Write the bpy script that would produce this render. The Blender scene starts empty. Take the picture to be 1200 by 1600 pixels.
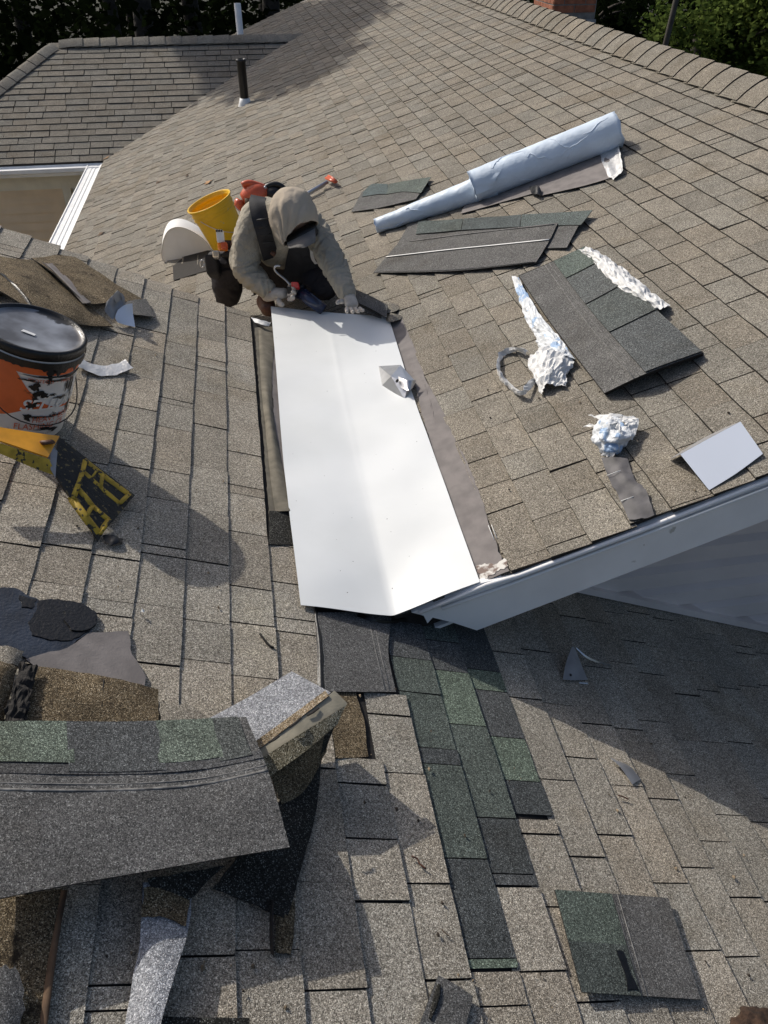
import bpy, bmesh, math, random
from math import sin, cos, tan, pi, radians, sqrt
from mathutils import Vector, Matrix, noise
random.seed(7)
V = Vector
scn = bpy.context.scene
col = scn.collection

# ------------------------------------------------------------------ camera, world, sun, exposure
F_PX, PITCH, YAW = 1222.46, radians(37.8365), radians(-9.5453)   # focal length in px of a 1200x1600 frame
CZ = 5.3                                                        # camera height above the ground
cam_d = bpy.data.cameras.new('camera')
cam_d.sensor_fit = 'VERTICAL'; cam_d.sensor_height = 24.0
cam_d.lens = F_PX / 1600 * 24.0
cam_d.clip_start = 0.05; cam_d.clip_end = 900
cam = bpy.data.objects.new('camera', cam_d); col.objects.link(cam)
cam.location = (0, 0, CZ); cam.rotation_euler = (pi / 2 - PITCH, 0, YAW)
scn.camera = cam

SUN_EL = radians(39.6); SUN_AZ = radians(140.0)                 # light travels towards this azimuth (from +Y to +X)
SD = V((cos(SUN_EL) * sin(SUN_AZ), cos(SUN_EL) * cos(SUN_AZ), -sin(SUN_EL)))
w = bpy.data.worlds.new("World"); scn.world = w; w.use_nodes = True
nt = w.node_tree; nt.nodes.clear()
sky = nt.nodes.new('ShaderNodeTexSky'); sky.sky_type = 'NISHITA'; sky.sun_disc = False
sky.sun_elevation = SUN_EL; sky.sun_rotation = SUN_AZ + pi      # sun stands opposite to the travel direction
sky.air_density = 1.0; sky.dust_density = 4.0; sky.ozone_density = 1.0
bg = nt.nodes.new('ShaderNodeBackground'); bg.inputs[1].default_value = 0.108
wo = nt.nodes.new('ShaderNodeOutputWorld')
nt.links.new(sky.outputs[0], bg.inputs[0]); nt.links.new(bg.outputs[0], wo.inputs[0])
sl_ = bpy.data.lights.new('sun', 'SUN'); sl_.energy = 3.4; sl_.angle = radians(0.53); sl_.color = (1.0, 0.95, 0.865)
sun = bpy.data.objects.new('sun', sl_); col.objects.link(sun)
sun.rotation_euler = SD.to_track_quat('-Z', 'Y').to_euler(); sun.location = (-8, 9, 16)
scn.view_settings.view_transform = 'Standard'; scn.view_settings.look = 'None'
scn.view_settings.exposure = 0.0; scn.view_settings.gamma = 1.0; scn.view_settings.use_curve_mapping = False

# ------------------------------------------------------------------ the three roof planes (metres, relative to the camera)
U = 1.85
SL, SR, SF = radians(22.646), radians(20.765), radians(22.6)
XV, ZV = 0.16361 * U, -1.0 * U
YR = 0.957 * U                    # near rake of the right-hand roof
EAVE_X, EAVE_Y, EAVE_Z = -0.976 * U, 6.126 * U, -1.432 * U
O = V((0, 0, CZ))
_r = V((cos(YAW), sin(YAW), 0)); _h = V((-sin(YAW), cos(YAW), 0)); _u = V((0, 0, 1))
_fw = _h * cos(PITCH) - _u * sin(PITCH); _dn = -_u * cos(PITCH) - _h * sin(PITCH)
def ray(x, y): return _r * (x - 600) + _dn * (y - 800) + _fw * F_PX
def pix(P):
    q = V(P) - O; d = q.dot(_fw)
    if d < 0.05: return (-9999, -9999)
    return (600 + F_PX * q.dot(_r) / d, 800 + F_PX * q.dot(_dn) / d)
class Plane:
    def __init__(s, o, ex, ey):
        s.o = V(o) + O; s.ex = V(ex); s.ey = V(ey); s.n = s.ex.cross(s.ey).normalized()
        s.mat = Matrix(((s.ex.x, s.ey.x, s.n.x, s.o.x), (s.ex.y, s.ey.y, s.n.y, s.o.y), (s.ex.z, s.ey.z, s.n.z, s.o.z), (0, 0, 0, 1)))
    def __call__(s, x, y, h=0.0):          # surface point seen at (x, y), h metres off the surface
        d = ray(x, y); t = (s.o + s.n * h - O).dot(s.n) / d.dot(s.n); return O + d * t
    def loc(s, P): q = V(P) - s.o; return (q.dot(s.ex), q.dot(s.ey), q.dot(s.n))
    def at(s, a, b, c=0.0): return s.o + s.ex * a + s.ey * b + s.n * c
L = Plane((XV, 0, ZV), (cos(SL), 0, -sin(SL)), (0, 1, 0))            # x: down the slope, y: along the courses
R = Plane((XV, 0, ZV), (cos(SR), 0, sin(SR)), (0, 1, 0))             # x: up the slope
Fp = Plane((0, EAVE_Y, EAVE_Z), (1, 0, 0), (0, cos(SF), sin(SF)))    # y: up the slope
def D(x, y, Y): d = ray(x, y); return O + d * (Y / d.y)               # point at depth Y
def DX(x, y, X): d = ray(x, y); return O + d * (X / d.x)

# ------------------------------------------------------------------ materials
def newmat(name):
    m = bpy.data.materials.new(name); m.use_nodes = True; n = m.node_tree; n.nodes.clear()
    out = n.nodes.new('ShaderNodeOutputMaterial'); b = n.nodes.new('ShaderNodeBsdfPrincipled')
    n.links.new(b.outputs[0], out.inputs[0]); return m, n, b
def nd(n, t, **k):
    x = n.nodes.new(t)
    for a, v in k.items():
        if a.startswith('i_'): x.inputs[a[2:].replace('_', ' ')].default_value = v
        else: setattr(x, a, v)
    return x
def ramp(n, fac, stops, interp='LINEAR'):
    r = n.nodes.new('ShaderNodeValToRGB'); r.color_ramp.interpolation = interp
    e = r.color_ramp.elements
    while len(e) < len(stops): e.new(0.5)
    for q, (p, c) in zip(e, stops):
        q.position = p; q.color = (*c, 1) if len(c) == 3 else c
    n.links.new(fac, r.inputs[0]); return r.outputs[0]
def mul(n, a, b, fac=1.0, mode='MULTIPLY'):
    m = n.nodes.new('ShaderNodeMix'); m.data_type = 'RGBA'; m.blend_type = mode
    m.inputs[0].default_value = fac if isinstance(fac, float) else 1.0
    if not isinstance(fac, float): n.links.new(fac, m.inputs[0])
    for s, v in ((6, a), (7, b)):
        if isinstance(v, tuple): m.inputs[s].default_value = (*v, 1)
        else: n.links.new(v, m.inputs[s])
    return m.outputs[2]
def granule(name, dark, mid, light, pale=(0.55, 0.52, 0.47), scale=560, mottle=0.35, bump=0.6, stain=None, tint=True, rough=0.95):
    m, n, b = newmat(name); g = nd(n, 'ShaderNodeNewGeometry')
    v = nd(n, 'ShaderNodeTexVoronoi', i_Scale=scale); n.links.new(g.outputs['Position'], v.inputs['Vector'])
    sep = nd(n, 'ShaderNodeSeparateColor'); n.links.new(v.outputs['Color'], sep.inputs[0])
    c = ramp(n, sep.outputs[0], [(0.0, dark), (0.22, tuple((p + q) / 2 for p, q in zip(dark, mid))), (0.45, mid), (0.72, light), (0.93, pale)], 'CONSTANT')
    n2 = nd(n, 'ShaderNodeTexNoise', i_Scale=9.0, i_Detail=5.0); n.links.new(g.outputs['Position'], n2.inputs['Vector'])
    mo = ramp(n, n2.outputs[0], [(0.3, (1 - mottle,) * 3), (0.7, (1 + mottle * 0.6,) * 3)])
    c = mul(n, c, mo)
    n7 = nd(n, 'ShaderNodeTexNoise', i_Scale=2.3, i_Detail=7.0, i_Roughness=0.65); n.links.new(g.outputs['Position'], n7.inputs['Vector'])
    c = mul(n, c, ramp(n, n7.outputs[0], [(0.30, (0.80, 0.76, 0.70)), (0.46, (1, 1, 1)), (0.60, (1, 1, 1)), (0.78, (1.12, 1.10, 1.02))]))
    n5 = nd(n, 'ShaderNodeTexNoise', i_Scale=150.0, i_Detail=2.0); n.links.new(g.outputs['Position'], n5.inputs['Vector'])
    c = mul(n, c, ramp(n, n5.outputs[0], [(0.32, (0.72,) * 3), (0.66, (1.25,) * 3)]))
    if tint:
        oi = nd(n, 'ShaderNodeObjectInfo'); at = nd(n, 'ShaderNodeAttribute', attribute_name='tint')
        c = mul(n, c, oi.outputs['Color']); c = mul(n, c, at.outputs['Color'])
    if stain:
        n3 = nd(n, 'ShaderNodeTexNoise', i_Scale=stain[1], i_Detail=6.0, i_Roughness=0.7); n.links.new(g.outputs['Position'], n3.inputs['Vector'])
        f = ramp(n, n3.outputs[0], [(stain[2], (0,) * 3), (stain[2] + 0.1, (1,) * 3)])
        c = mul(n, c, stain[0], f, 'MIX')
    n.links.new(c, b.inputs['Base Color']); b.inputs['Roughness'].default_value = rough
    b.inputs['Specular IOR Level'].default_value = 0.25
    bp = nd(n, 'ShaderNodeBump', i_Strength=bump, i_Distance=0.002)
    n.links.new(v.outputs['Distance'], bp.inputs['Height']); bp.invert = True
    n.links.new(bp.outputs[0], b.inputs['Normal']); return m
def plain(name, c, rough=0.6, metal=0.0, var=0.12, scale=12, bump=0.0, bscale=60, spec=0.5, spots=None, c2=None, detail=4.0, bdist=0.004, thr=(0.35, 0.65)):
    m, n, b = newmat(name); g = nd(n, 'ShaderNodeNewGeometry')
    n2 = nd(n, 'ShaderNodeTexNoise', i_Scale=scale, i_Detail=detail); n.links.new(g.outputs['Position'], n2.inputs['Vector'])
    cc = c2 if c2 else tuple(x * (1 - 2 * var) for x in c)
    r = ramp(n, n2.outputs[0], [(thr[0], cc), (thr[1], c)])
    if spots:
        n3 = nd(n, 'ShaderNodeTexNoise', i_Scale=spots[1], i_Detail=spots[3] if len(spots) > 3 else 3.0); n.links.new(g.outputs['Position'], n3.inputs['Vector'])
        f = ramp(n, n3.outputs[0], [(spots[2], (0,) * 3), (spots[2] + 0.03, (1,) * 3)])
        r = mul(n, r, spots[0], f, 'MIX')
    n.links.new(r, b.inputs['Base Color']); b.inputs['Roughness'].default_value = rough
    b.inputs['Metallic'].default_value = metal; b.inputs['Specular IOR Level'].default_value = spec
    if bump:
        n4 = nd(n, 'ShaderNodeTexNoise', i_Scale=bscale, i_Detail=4.0); n.links.new(g.outputs['Position'], n4.inputs['Vector'])
        bp = nd(n, 'ShaderNodeBump', i_Strength=bump, i_Distance=bdist); n.links.new(n4.outputs[0], bp.inputs['Height'])
        n.links.new(bp.outputs[0], b.inputs['Normal'])
    return m
M = {}
M['shingle'] = granule('weathered_granules', (0.085, 0.075, 0.062), (0.240, 0.217, 0.178), (0.350, 0.320, 0.268), pale=(0.54, 0.50, 0.43), mottle=0.15, bump=0.5)
M['shingle_new'] = granule('new_granules', (0.04, 0.043, 0.042), (0.112, 0.118, 0.114), (0.178, 0.187, 0.18), pale=(0.34, 0.355, 0.34), mottle=0.15, bump=0.5)
M['headlap'] = granule('headlap_granules', (0.05, 0.05, 0.05), (0.125, 0.122, 0.118), (0.17, 0.166, 0.16), pale=(0.30, 0.30, 0.29), mottle=0.2, bump=0.4, tint=True)
M['brown'] = granule('aged_brown_granules', (0.035, 0.025, 0.014), (0.16, 0.120, 0.072), (0.26, 0.205, 0.13), pale=(0.50, 0.42, 0.30), mottle=0.4, bump=0.9, stain=((0.03, 0.022, 0.014), 14.0, 0.58), tint=False)
M['olive'] = plain('olive_old_mat', (0.34, 0.31, 0.235), 0.85, var=0.15, scale=18, bump=0.5, bscale=140, bdist=0.002)
M['olive_gran'] = granule('olive_granules', (0.05, 0.042, 0.025), (0.22, 0.195, 0.13), (0.36, 0.32, 0.225), pale=(0.62, 0.58, 0.45), mottle=0.3, tint=False)
M['tan'] = granule('tan_edge_granules', (0.12, 0.085, 0.05), (0.33, 0.25, 0.155), (0.48, 0.39, 0.27), pale=(0.6, 0.55, 0.45), mottle=0.3, tint=False)
M['under'] = granule('black_mat_granules', (0.008, 0.008, 0.007), (0.026, 0.025, 0.022), (0.05, 0.048, 0.042), pale=(0.22, 0.22, 0.2), mottle=0.3, bump=0.6, tint=False)
M['silver'] = granule('silver_back_granules', (0.16, 0.165, 0.18), (0.32, 0.33, 0.35), (0.46, 0.47, 0.49), pale=(0.7, 0.7, 0.72), mottle=0.2, bump=0.7, tint=False)
M['asphalt'] = plain('asphalt_edge', (0.022, 0.019, 0.017), 0.9, var=0.25, scale=90, bump=0.5, bscale=300)
M['edge_dirt'] = plain('dirty_asphalt_edge', (0.028, 0.024, 0.02), 0.95, var=0.25, scale=60)
M['felt'] = plain('grey_membrane', (0.21, 0.19, 0.182), 0.85, var=0.16, scale=16, bump=0.5, bscale=160, bdist=0.002, detail=8.0, c2=(0.158,0.143,0.138), thr=(0.38,0.62))
M['felt_brown'] = plain('old_brown_felt', (0.20, 0.178, 0.135), 0.9, var=0.18, scale=22, bump=0.5, bscale=200, bdist=0.002)
M['tar'] = plain('tar', (0.006, 0.006, 0.007), 0.38, var=0.3, scale=60, bump=0.6, bscale=120, bdist=0.003)
M['tar_shiny'] = plain('wet_tar', (0.020, 0.026, 0.038), 0.16, c2=(0.008,0.009,0.011), scale=16, bump=0.5, bscale=130, bdist=0.003, spec=1.0)
M['white_metal'] = plain('white_coil_metal', (0.75, 0.77, 0.775), 0.42, c2=(0.69,0.71,0.71), scale=3.0, detail=8.0, bump=0.12, bscale=4, bdist=0.02, spec=0.5)
def add_dots(m, scale, rad, c=(0.1, 0.1, 0.1)):
    n = m.node_tree; b = [x for x in n.nodes if x.type == 'BSDF_PRINCIPLED'][0]; src = b.inputs['Base Color'].links[0].from_socket
    g = nd(n, 'ShaderNodeNewGeometry'); v = nd(n, 'ShaderNodeTexVoronoi', i_Scale=scale); n.links.new(g.outputs['Position'], v.inputs['Vector'])
    sp = nd(n, 'ShaderNodeSeparateColor'); n.links.new(v.outputs['Color'], sp.inputs[0])
    th = nd(n, 'ShaderNodeMath', operation='MULTIPLY'); n.links.new(sp.outputs[0], th.inputs[0]); th.inputs[1].default_value = rad
    lt = nd(n, 'ShaderNodeMath', operation='LESS_THAN'); n.links.new(v.outputs['Distance'], lt.inputs[0]); n.links.new(th.outputs[0], lt.inputs[1])
    n.links.new(mul(n, src, c, lt.outputs[0], 'MIX'), b.inputs['Base Color'])
add_dots(M['white_metal'], 26, 0.06); add_dots(M['white_metal'], 7, 0.02)
M['white_paint'] = plain('white_aluminium', (0.80, 0.80, 0.79), 0.5, var=0.05, scale=6, bump=0.05, bscale=30)
M['fascia'] = plain('fascia_aluminium', (0.86, 0.86, 0.86), 0.62, var=0.05, scale=5, spots=((0.50, 0.49, 0.46), 9.0, 0.68, 9.0), bump=0.05, bscale=5, spec=0.3)
M['gutter'] = plain('gutter_white', (0.86, 0.86, 0.85), 0.5, var=0.05, scale=8)
M['galv'] = plain('bare_aluminium', (0.62, 0.63, 0.65), 0.32, metal=0.85, var=0.08, scale=20, bump=0.35, bscale=26, bdist=0.006)
M['galv_white'] = plain('pale_metal_face', (0.72, 0.77, 0.86), 0.4, metal=0.15, var=0.02, scale=3)
M['galv_grey'] = plain('grey_metal_back', (0.33, 0.33, 0.34), 0.5, metal=0.3, var=0.1, scale=20)
M['tape'] = plain('foil_tape', (0.66, 0.66, 0.66), 0.42, metal=0.5, var=0.1, scale=30, bump=0.8, bscale=70, bdist=0.004)
M['siding'] = plain('grey_vinyl_siding', (0.74, 0.67, 0.64), 0.65, var=0.06, scale=4)
M['siding_beige'] = plain('beige_vinyl_siding', (0.80, 0.65, 0.46), 0.6, var=0.05, scale=4)
M['trim'] = plain('cream_trim', (0.80, 0.77, 0.66), 0.6, var=0.05, scale=6)
M['brick'] = plain('red_brick', (0.36, 0.135, 0.075), 0.9, var=0.22, scale=14, bump=0.6, bscale=80)
M['mortar'] = plain('grey_mortar', (0.22, 0.21, 0.2), 0.95, var=0.15, scale=20)
M['lead'] = plain('grey_lead_flashing', (0.32, 0.33, 0.35), 0.6, metal=0.3, var=0.2, scale=12)
M['black_pvc'] = plain('black_pipe', (0.012, 0.012, 0.013), 0.35, var=0.1, scale=20)
M['roll'] = plain('pale_blue_release_film', (0.68, 0.78, 0.90), 0.45, var=0.07, scale=6, bump=0.6, bscale=22, bdist=0.010, spec=0.4)
M['film'] = plain('white_plastic_film', (0.76, 0.76, 0.75), 0.55, var=0.08, scale=24, bump=1.0, bscale=48, bdist=0.006)
M['film_blue'] = plain('blue_white_plastic_film', (0.72, 0.75, 0.78), 0.4, var=0.1, scale=24, bump=0.9, bscale=60, bdist=0.006, spots=((0.34, 0.47, 0.66), 16.0, 0.57))
M['yellow'] = plain('yellow_plastic', (0.83, 0.50, 0.015), 0.38, var=0.06, scale=9, spots=((0.62, 0.44, 0.14), 18.0, 0.66))
M['tool_yellow'] = plain('orange_yellow_paint', (0.90, 0.40, 0.03), 0.4, var=0.1, scale=18)
M['tool_rib'] = plain('worn_yellow_rib', (0.66, 0.43, 0.04), 0.65, var=0.2, scale=30, spots=((0.05, 0.04, 0.02), 55.0, 0.58))
M['tool_black'] = plain('tarred_plastic', (0.014, 0.013, 0.012), 0.62, var=0.3, scale=30, bump=0.6, bscale=120, spots=((0.16, 0.12, 0.045), 70.0, 0.60, 9.0))
M['orange'] = plain('orange_red_plastic', (0.62, 0.115, 0.05), 0.3, var=0.08, scale=20)
M['orange2'] = plain('orange_plastic', (0.85, 0.25, 0.03), 0.35, var=0.05, scale=20)
M['red'] = plain('red_plastic', (0.55, 0.03, 0.03), 0.35, var=0.05, scale=20)
M['black'] = plain('black_plastic', (0.014, 0.014, 0.015), 0.45, var=0.1, scale=20)
M['steel'] = plain('steel', (0.6, 0.6, 0.61), 0.3, metal=0.9, var=0.05, scale=20)
M['shirt'] = plain('grey_khaki_shirt', (0.40, 0.365, 0.30), 0.9, var=0.10, scale=5, bump=1.0, bscale=24, bdist=0.02, spec=0.1)
M['hood'] = plain('pale_khaki_hood', (0.47, 0.405, 0.325), 0.9, var=0.08, scale=5, bump=0.7, bscale=15, bdist=0.016, spec=0.1)
M['trousers'] = plain('charcoal_trousers', (0.042, 0.039, 0.043), 0.9, var=0.15, scale=6, bump=0.8, bscale=14, bdist=0.02, spec=0.1)
M['strap'] = plain('black_webbing', (0.022, 0.022, 0.026), 0.8, var=0.15, scale=30, bump=0.4, bscale=200)
M['glove'] = plain('white_glove', (0.56, 0.51, 0.45), 0.85, var=0.14, scale=30, bump=0.5, bscale=60, spots=((0.42, 0.16, 0.12), 34.0, 0.68))
M['cap'] = plain('grey_cap', (0.17, 0.16, 0.15), 0.9, var=0.1, scale=20)
M['skin'] = plain('skin', (0.45, 0.26, 0.18), 0.6, var=0.08, scale=20)
M['old_pole'] = plain('grey_weathered_wood', (0.065, 0.058, 0.048), 0.9, var=0.2, scale=8)
M['leather'] = plain('brown_leather', (0.13, 0.05, 0.025), 0.6, var=0.25, scale=30, bump=0.3)
M['bark'] = plain('bark', (0.055, 0.045, 0.036), 0.95, var=0.3, scale=5, bump=0.9, bscale=9, bdist=0.06)
def leafmat(name, c, c2):
    m, n, b = newmat(name); g = nd(n, 'ShaderNodeNewGeometry')
    n2 = nd(n, 'ShaderNodeTexNoise', i_Scale=1.3, i_Detail=3.0); n.links.new(g.outputs['Position'], n2.inputs['Vector'])
    r = ramp(n, n2.outputs[0], [(0.35, c), (0.65, c2)])
    n.links.new(r, b.inputs['Base Color']); b.inputs['Roughness'].default_value = 0.9; b.inputs['Specular IOR Level'].default_value = 0.0
    tr = nd(n, 'ShaderNodeBsdfTranslucent'); n.links.new(r, tr.inputs[0])
    mx = nd(n, 'ShaderNodeMixShader'); mx.inputs[0].default_value = 0.35
    out = [x for x in n.nodes if x.type == 'OUTPUT_MATERIAL'][0]
    n.links.new(b.outputs[0], mx.inputs[1]); n.links.new(tr.outputs[0], mx.inputs[2]); n.links.new(mx.outputs[0], out.inputs[0]); return m
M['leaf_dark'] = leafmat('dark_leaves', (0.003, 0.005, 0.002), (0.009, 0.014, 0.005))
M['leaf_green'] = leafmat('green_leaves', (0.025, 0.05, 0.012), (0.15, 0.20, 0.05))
M['dry_leaf'] = plain('dry_leaf', (0.48, 0.27, 0.12), 0.8, var=0.2, scale=80)
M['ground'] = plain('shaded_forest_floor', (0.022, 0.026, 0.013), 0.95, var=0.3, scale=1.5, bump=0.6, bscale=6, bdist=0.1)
M['wood'] = plain('old_wood', (0.14, 0.085, 0.05), 0.9, var=0.3, scale=30)
M['rust'] = plain('rusty_brown', (0.055, 0.03, 0.018), 0.95, var=0.35, scale=30, bump=0.9, bscale=60, bdist=0.01)
M['white_label'] = plain('white_label', (0.72, 0.70, 0.68), 0.5, var=0.05, scale=20, spots=((0.008, 0.008, 0.008), 13.0, 0.615, 6.0))
M['orange_label'] = plain('orange_label', (0.72, 0.14, 0.03), 0.45, var=0.06, scale=20, spots=((0.008, 0.008, 0.008), 13.0, 0.615, 6.0))
M['lid'] = plain('grimy_grey_lid', (0.30, 0.32, 0.36), 0.32, c2=(0.05,0.05,0.055), scale=7, bump=0.15, bscale=20, spec=0.6, spots=((0.012, 0.012, 0.012), 8.0, 0.60, 9.0))
M['print_orange'] = plain('orange_print', (0.62, 0.12, 0.04), 0.5, var=0.05)
M['print_white'] = plain('white_print', (0.75, 0.74, 0.72), 0.5, var=0.05)
M['print_grey'] = plain('grey_print', (0.35, 0.30, 0.28), 0.5, var=0.05)
M['blue'] = plain('smoky_blue_tube', (0.03, 0.04, 0.09), 0.2, var=0.2, scale=30, spec=0.7)
M['cream_line'] = plain('white_sealant_line', (0.78, 0.78, 0.76), 0.6, var=0.04)
M['line_pale'] = plain('pale_nailing_line', (0.24, 0.235, 0.225), 0.8, var=0.3, scale=60)

# ------------------------------------------------------------------ object helpers
def link(o, parent=None):
    col.objects.link(o)
    if parent: o.parent = parent
    return o
def tagit(o, label=None, cat=None, group=None, kind=None):
    if label: o['label'] = label
    if cat: o['category'] = cat
    if group: o['group'] = group
    if kind: o['kind'] = kind
    return o
def wloc(o):
    p = V((0, 0, 0))
    while o: p = p + o.location; o = o.parent
    return p
def mk(name, verts, faces, mats, parent=None, smooth=False, mi=None, local=False):
    """world-space verts -> object; origin at the base centre (or the parent's origin)"""
    if not isinstance(mats, (list, tuple)): mats = [mats]
    verts = [V(v) for v in verts]
    if local: off = V((0, 0, 0))
    elif parent: off = wloc(parent)
    else:
        off = sum(verts, V((0, 0, 0))) / len(verts); off.z = min(v.z for v in verts)
    me = bpy.data.meshes.new(name); me.from_pydata([v - off for v in verts], [], faces)
    for m in mats: me.materials.append(m)
    if mi: me.polygons.foreach_set('material_index', mi)
    if smooth: me.polygons.foreach_set('use_smooth', [True] * len(faces))
    at = me.color_attributes.new('tint', 'FLOAT_COLOR', 'CORNER')
    at.data.foreach_set('color', [1.0] * (4 * len(at.data)))
    me.update()
    o = bpy.data.objects.new(name, me); o.color = (1, 1, 1, 1)
    if not parent and not local: o.location = off
    return link(o, parent)
def empty(name, loc, label, cat, group=None):
    o = bpy.data.objects.new(name, None); o.location = loc; o.empty_display_size = 0.1; col.objects.link(o)
    return tagit(o, label, cat, group)
def cr(a, b, c, d, t):   # Catmull-Rom
    return 0.5 * ((2 * b) + (c - a) * t + (2 * a - 5 * b + 4 * c - d) * t * t + (3 * b - a - 3 * c + d) * t ** 3)
def spl(pts, k):
    if len(pts) == 2: return [pts[0].lerp(pts[1], i / k) for i in range(k + 1)]
    out = []; n = len(pts)
    for i in range(n - 1):
        a = pts[i - 1] if i else pts[0] * 2 - pts[1]; d = pts[i + 2] if i + 2 < n else pts[-1] * 2 - pts[-2]
        for j in range(k): out.append(cr(a, pts[i], pts[i + 1], d, j / k))
    out.append(pts[-1].copy()); return out
def sheet(name, rows, mats, parent=None, thick=0.003, k=4, kr=None, wave=0.0, wscale=8.0, crease=0.0, ragged=0.0, up=None, smooth=True, linear=False, seed=0.0, edge_up=None):
    """a bent sheet through a grid of points, with real thickness. mats = [top, side, bottom]"""
    kr = kr or k
    rows = [[V(p) for p in r] for r in rows]
    if linear:
        g1 = []
        for r in rows:
            o_ = []
            for i in range(len(r) - 1): o_ += [r[i].lerp(r[i + 1], j / k) for j in range(k)]
            g1.append(o_ + [r[-1]])
        g = []
        for i in range(len(g1) - 1):
            for j in range(kr): g.append([a.lerp(b, j / kr) for a, b in zip(g1[i], g1[i + 1])])
        g.append(g1[-1])
    else:
        g1 = [spl(r, k) for r in rows]; colz = [spl([r[j] for r in g1], kr) for j in range(len(g1[0]))]
        g = [[c[i] for c in colz] for i in range(len(colz[0]))]
    nr, nc = len(g), len(g[0])
    N = [[None] * nc for _ in range(nr)]
    for i in range(nr):
        for j in range(nc):
            a = g[min(i + 1, nr - 1)][j] - g[max(i - 1, 0)][j]; b = g[i][min(j + 1, nc - 1)] - g[i][max(j - 1, 0)]
            q = b.cross(a)
            if q.length < 1e-12: q = V((0, 0, 1))
            q.normalize()
            if up is not None and q.dot(up) < 0: q = -q
            elif up is None and q.z < 0: q = -q
            N[i][j] = q
    ctr = sum((p for r in g for p in r), V((0, 0, 0))) / (nr * nc)
    for i in range(nr):
        for j in range(nc):
            p = g[i][j]
            if wave: p = p + N[i][j] * wave * noise.noise(p * wscale + V((seed, 0, 3)))
            if crease:
                q_ = p * wscale * 2.2 + V((seed * 3 + 7, 1, 2)); p = p + N[i][j] * crease * (1 - 3 * abs(noise.noise(q_)) + .8 * (1 - 3 * abs(noise.noise(q_ * 2.1)))) + V((noise.noise(q_ * 1.7), noise.noise(q_ * 1.9 + V((5, 5, 5))), 0)) * crease * .8
            if ragged and (i in (0, nr - 1) or j in (0, nc - 1)):
                dd = (ctr - p); dd = dd - N[i][j] * dd.dot(N[i][j]); dd.normalize()
                p = p + dd * ragged * (random.random() + 0.6 * noise.noise(p * 30))
            g[i][j] = p
    vs = [g[i][j] + N[i][j] * thick for i in range(nr) for j in range(nc)] + [g[i][j] for i in range(nr) for j in range(nc)]
    fs, mi = [], []; T = nr * nc
    if not isinstance(mats, (list, tuple)): mats = [mats]
    while len(mats) < 3: mats = list(mats) + [mats[-1]]
    # orientation check
    a, b_, c = vs[0], vs[1], vs[nc]
    flip = (b_ - a).cross(c - a).dot(N[0][0]) < 0
    def add(f, m):
        fs.append(f[::-1] if flip else f); mi.append(m)
    for i in range(nr - 1):
        for j in range(nc - 1):
            q = i * nc + j
            add((q, q + 1, q + nc + 1, q + nc), 0); add((T + q, T + q + nc, T + q + nc + 1, T + q + 1), 2)
    for j in range(nc - 1):
        add((j, T + j, T + j + 1, j + 1), 1); q = (nr - 1) * nc + j; add((q, q + 1, T + q + 1, T + q), 1)
    for i in range(nr - 1):
        q = i * nc; add((q, q + nc, T + q + nc, T + q), 1); q = i * nc + nc - 1; add((q, T + q, T + q + nc, q + nc), 1)
    o = mk(name, vs, fs, mats, parent, smooth=smooth, mi=mi)
    if smooth:
        o.data.polygons.foreach_set('use_smooth', [m != 1 for m in mi])
        o.data.set_sharp_from_angle(angle=radians(50))
    return o
def PG(plane, rows): return [[plane(x, y, h) for (x, y, h) in r] for r in rows]
def polyslab(name, pts, n, thick, mats, parent=None, jag=0.0, step=0.02, bottom=True):
    """flat plate with outline pts (world, its upper face) and thickness along -n"""
    if not isinstance(mats, (list, tuple)): mats = [mats]
    if len(mats) == 1: mats = [mats[0], mats[0]]
    n = V(n).normalized(); P = []
    if jag:
        for i, p in enumerate(pts):
            q = pts[(i + 1) % len(pts)]; d = q - p; k = max(1, int(d.length / step)); sd = d.cross(n).normalized()
            for j in range(k):
                P.append(p + d * (j / k) + (sd * jag * (random.random() - 0.5) * 2 if j else V((0, 0, 0))))
    else: P = [V(p) for p in pts]
    A = sum(((P[i] - P[0]).cross(P[(i + 1) % len(P)] - P[0]) for i in range(len(P))), V((0, 0, 0)))
    if A.dot(n) < 0: P.reverse()
    m = len(P); vs = P + [p - n * thick for p in P]
    fs = [tuple(range(m)), tuple(range(2 * m - 1, m - 1, -1))] + [(i, i + m, (i + 1) % m + m, (i + 1) % m) for i in range(m)]
    return mk(name, vs, fs, mats, parent, mi=[0, 0] + [1] * m)
def box(name, plane_or_mat, x0, x1, y0, y1, z0, z1, mat, parent=None, bevel=0.0):
    c = [(x0, y0, z0), (x1, y0, z0), (x1, y1, z0), (x0, y1, z0), (x0, y0, z1), (x1, y0, z1), (x1, y1, z1), (x0, y1, z1)]
    if isinstance(plane_or_mat, Plane): c = [plane_or_mat.at(*q) for q in c]
    else: c = [V(q) for q in c]
    f = [(0, 3, 2, 1), (4, 5, 6, 7), (0, 1, 5, 4), (1, 2, 6, 5), (2, 3, 7, 6), (3, 0, 4, 7)]
    o = mk(name, c, f, mat, parent)
    if bevel:
        b = o.modifiers.new('bevel', 'BEVEL'); b.width = bevel; b.segments = 2
    return o
def frame(t):
    t = t.normalized(); a = V((0, 0, 1)) if abs(t.z) < 0.9 else V((1, 0, 0)); u = t.cross(a).normalized(); return u, t.cross(u).normalized()
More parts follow.
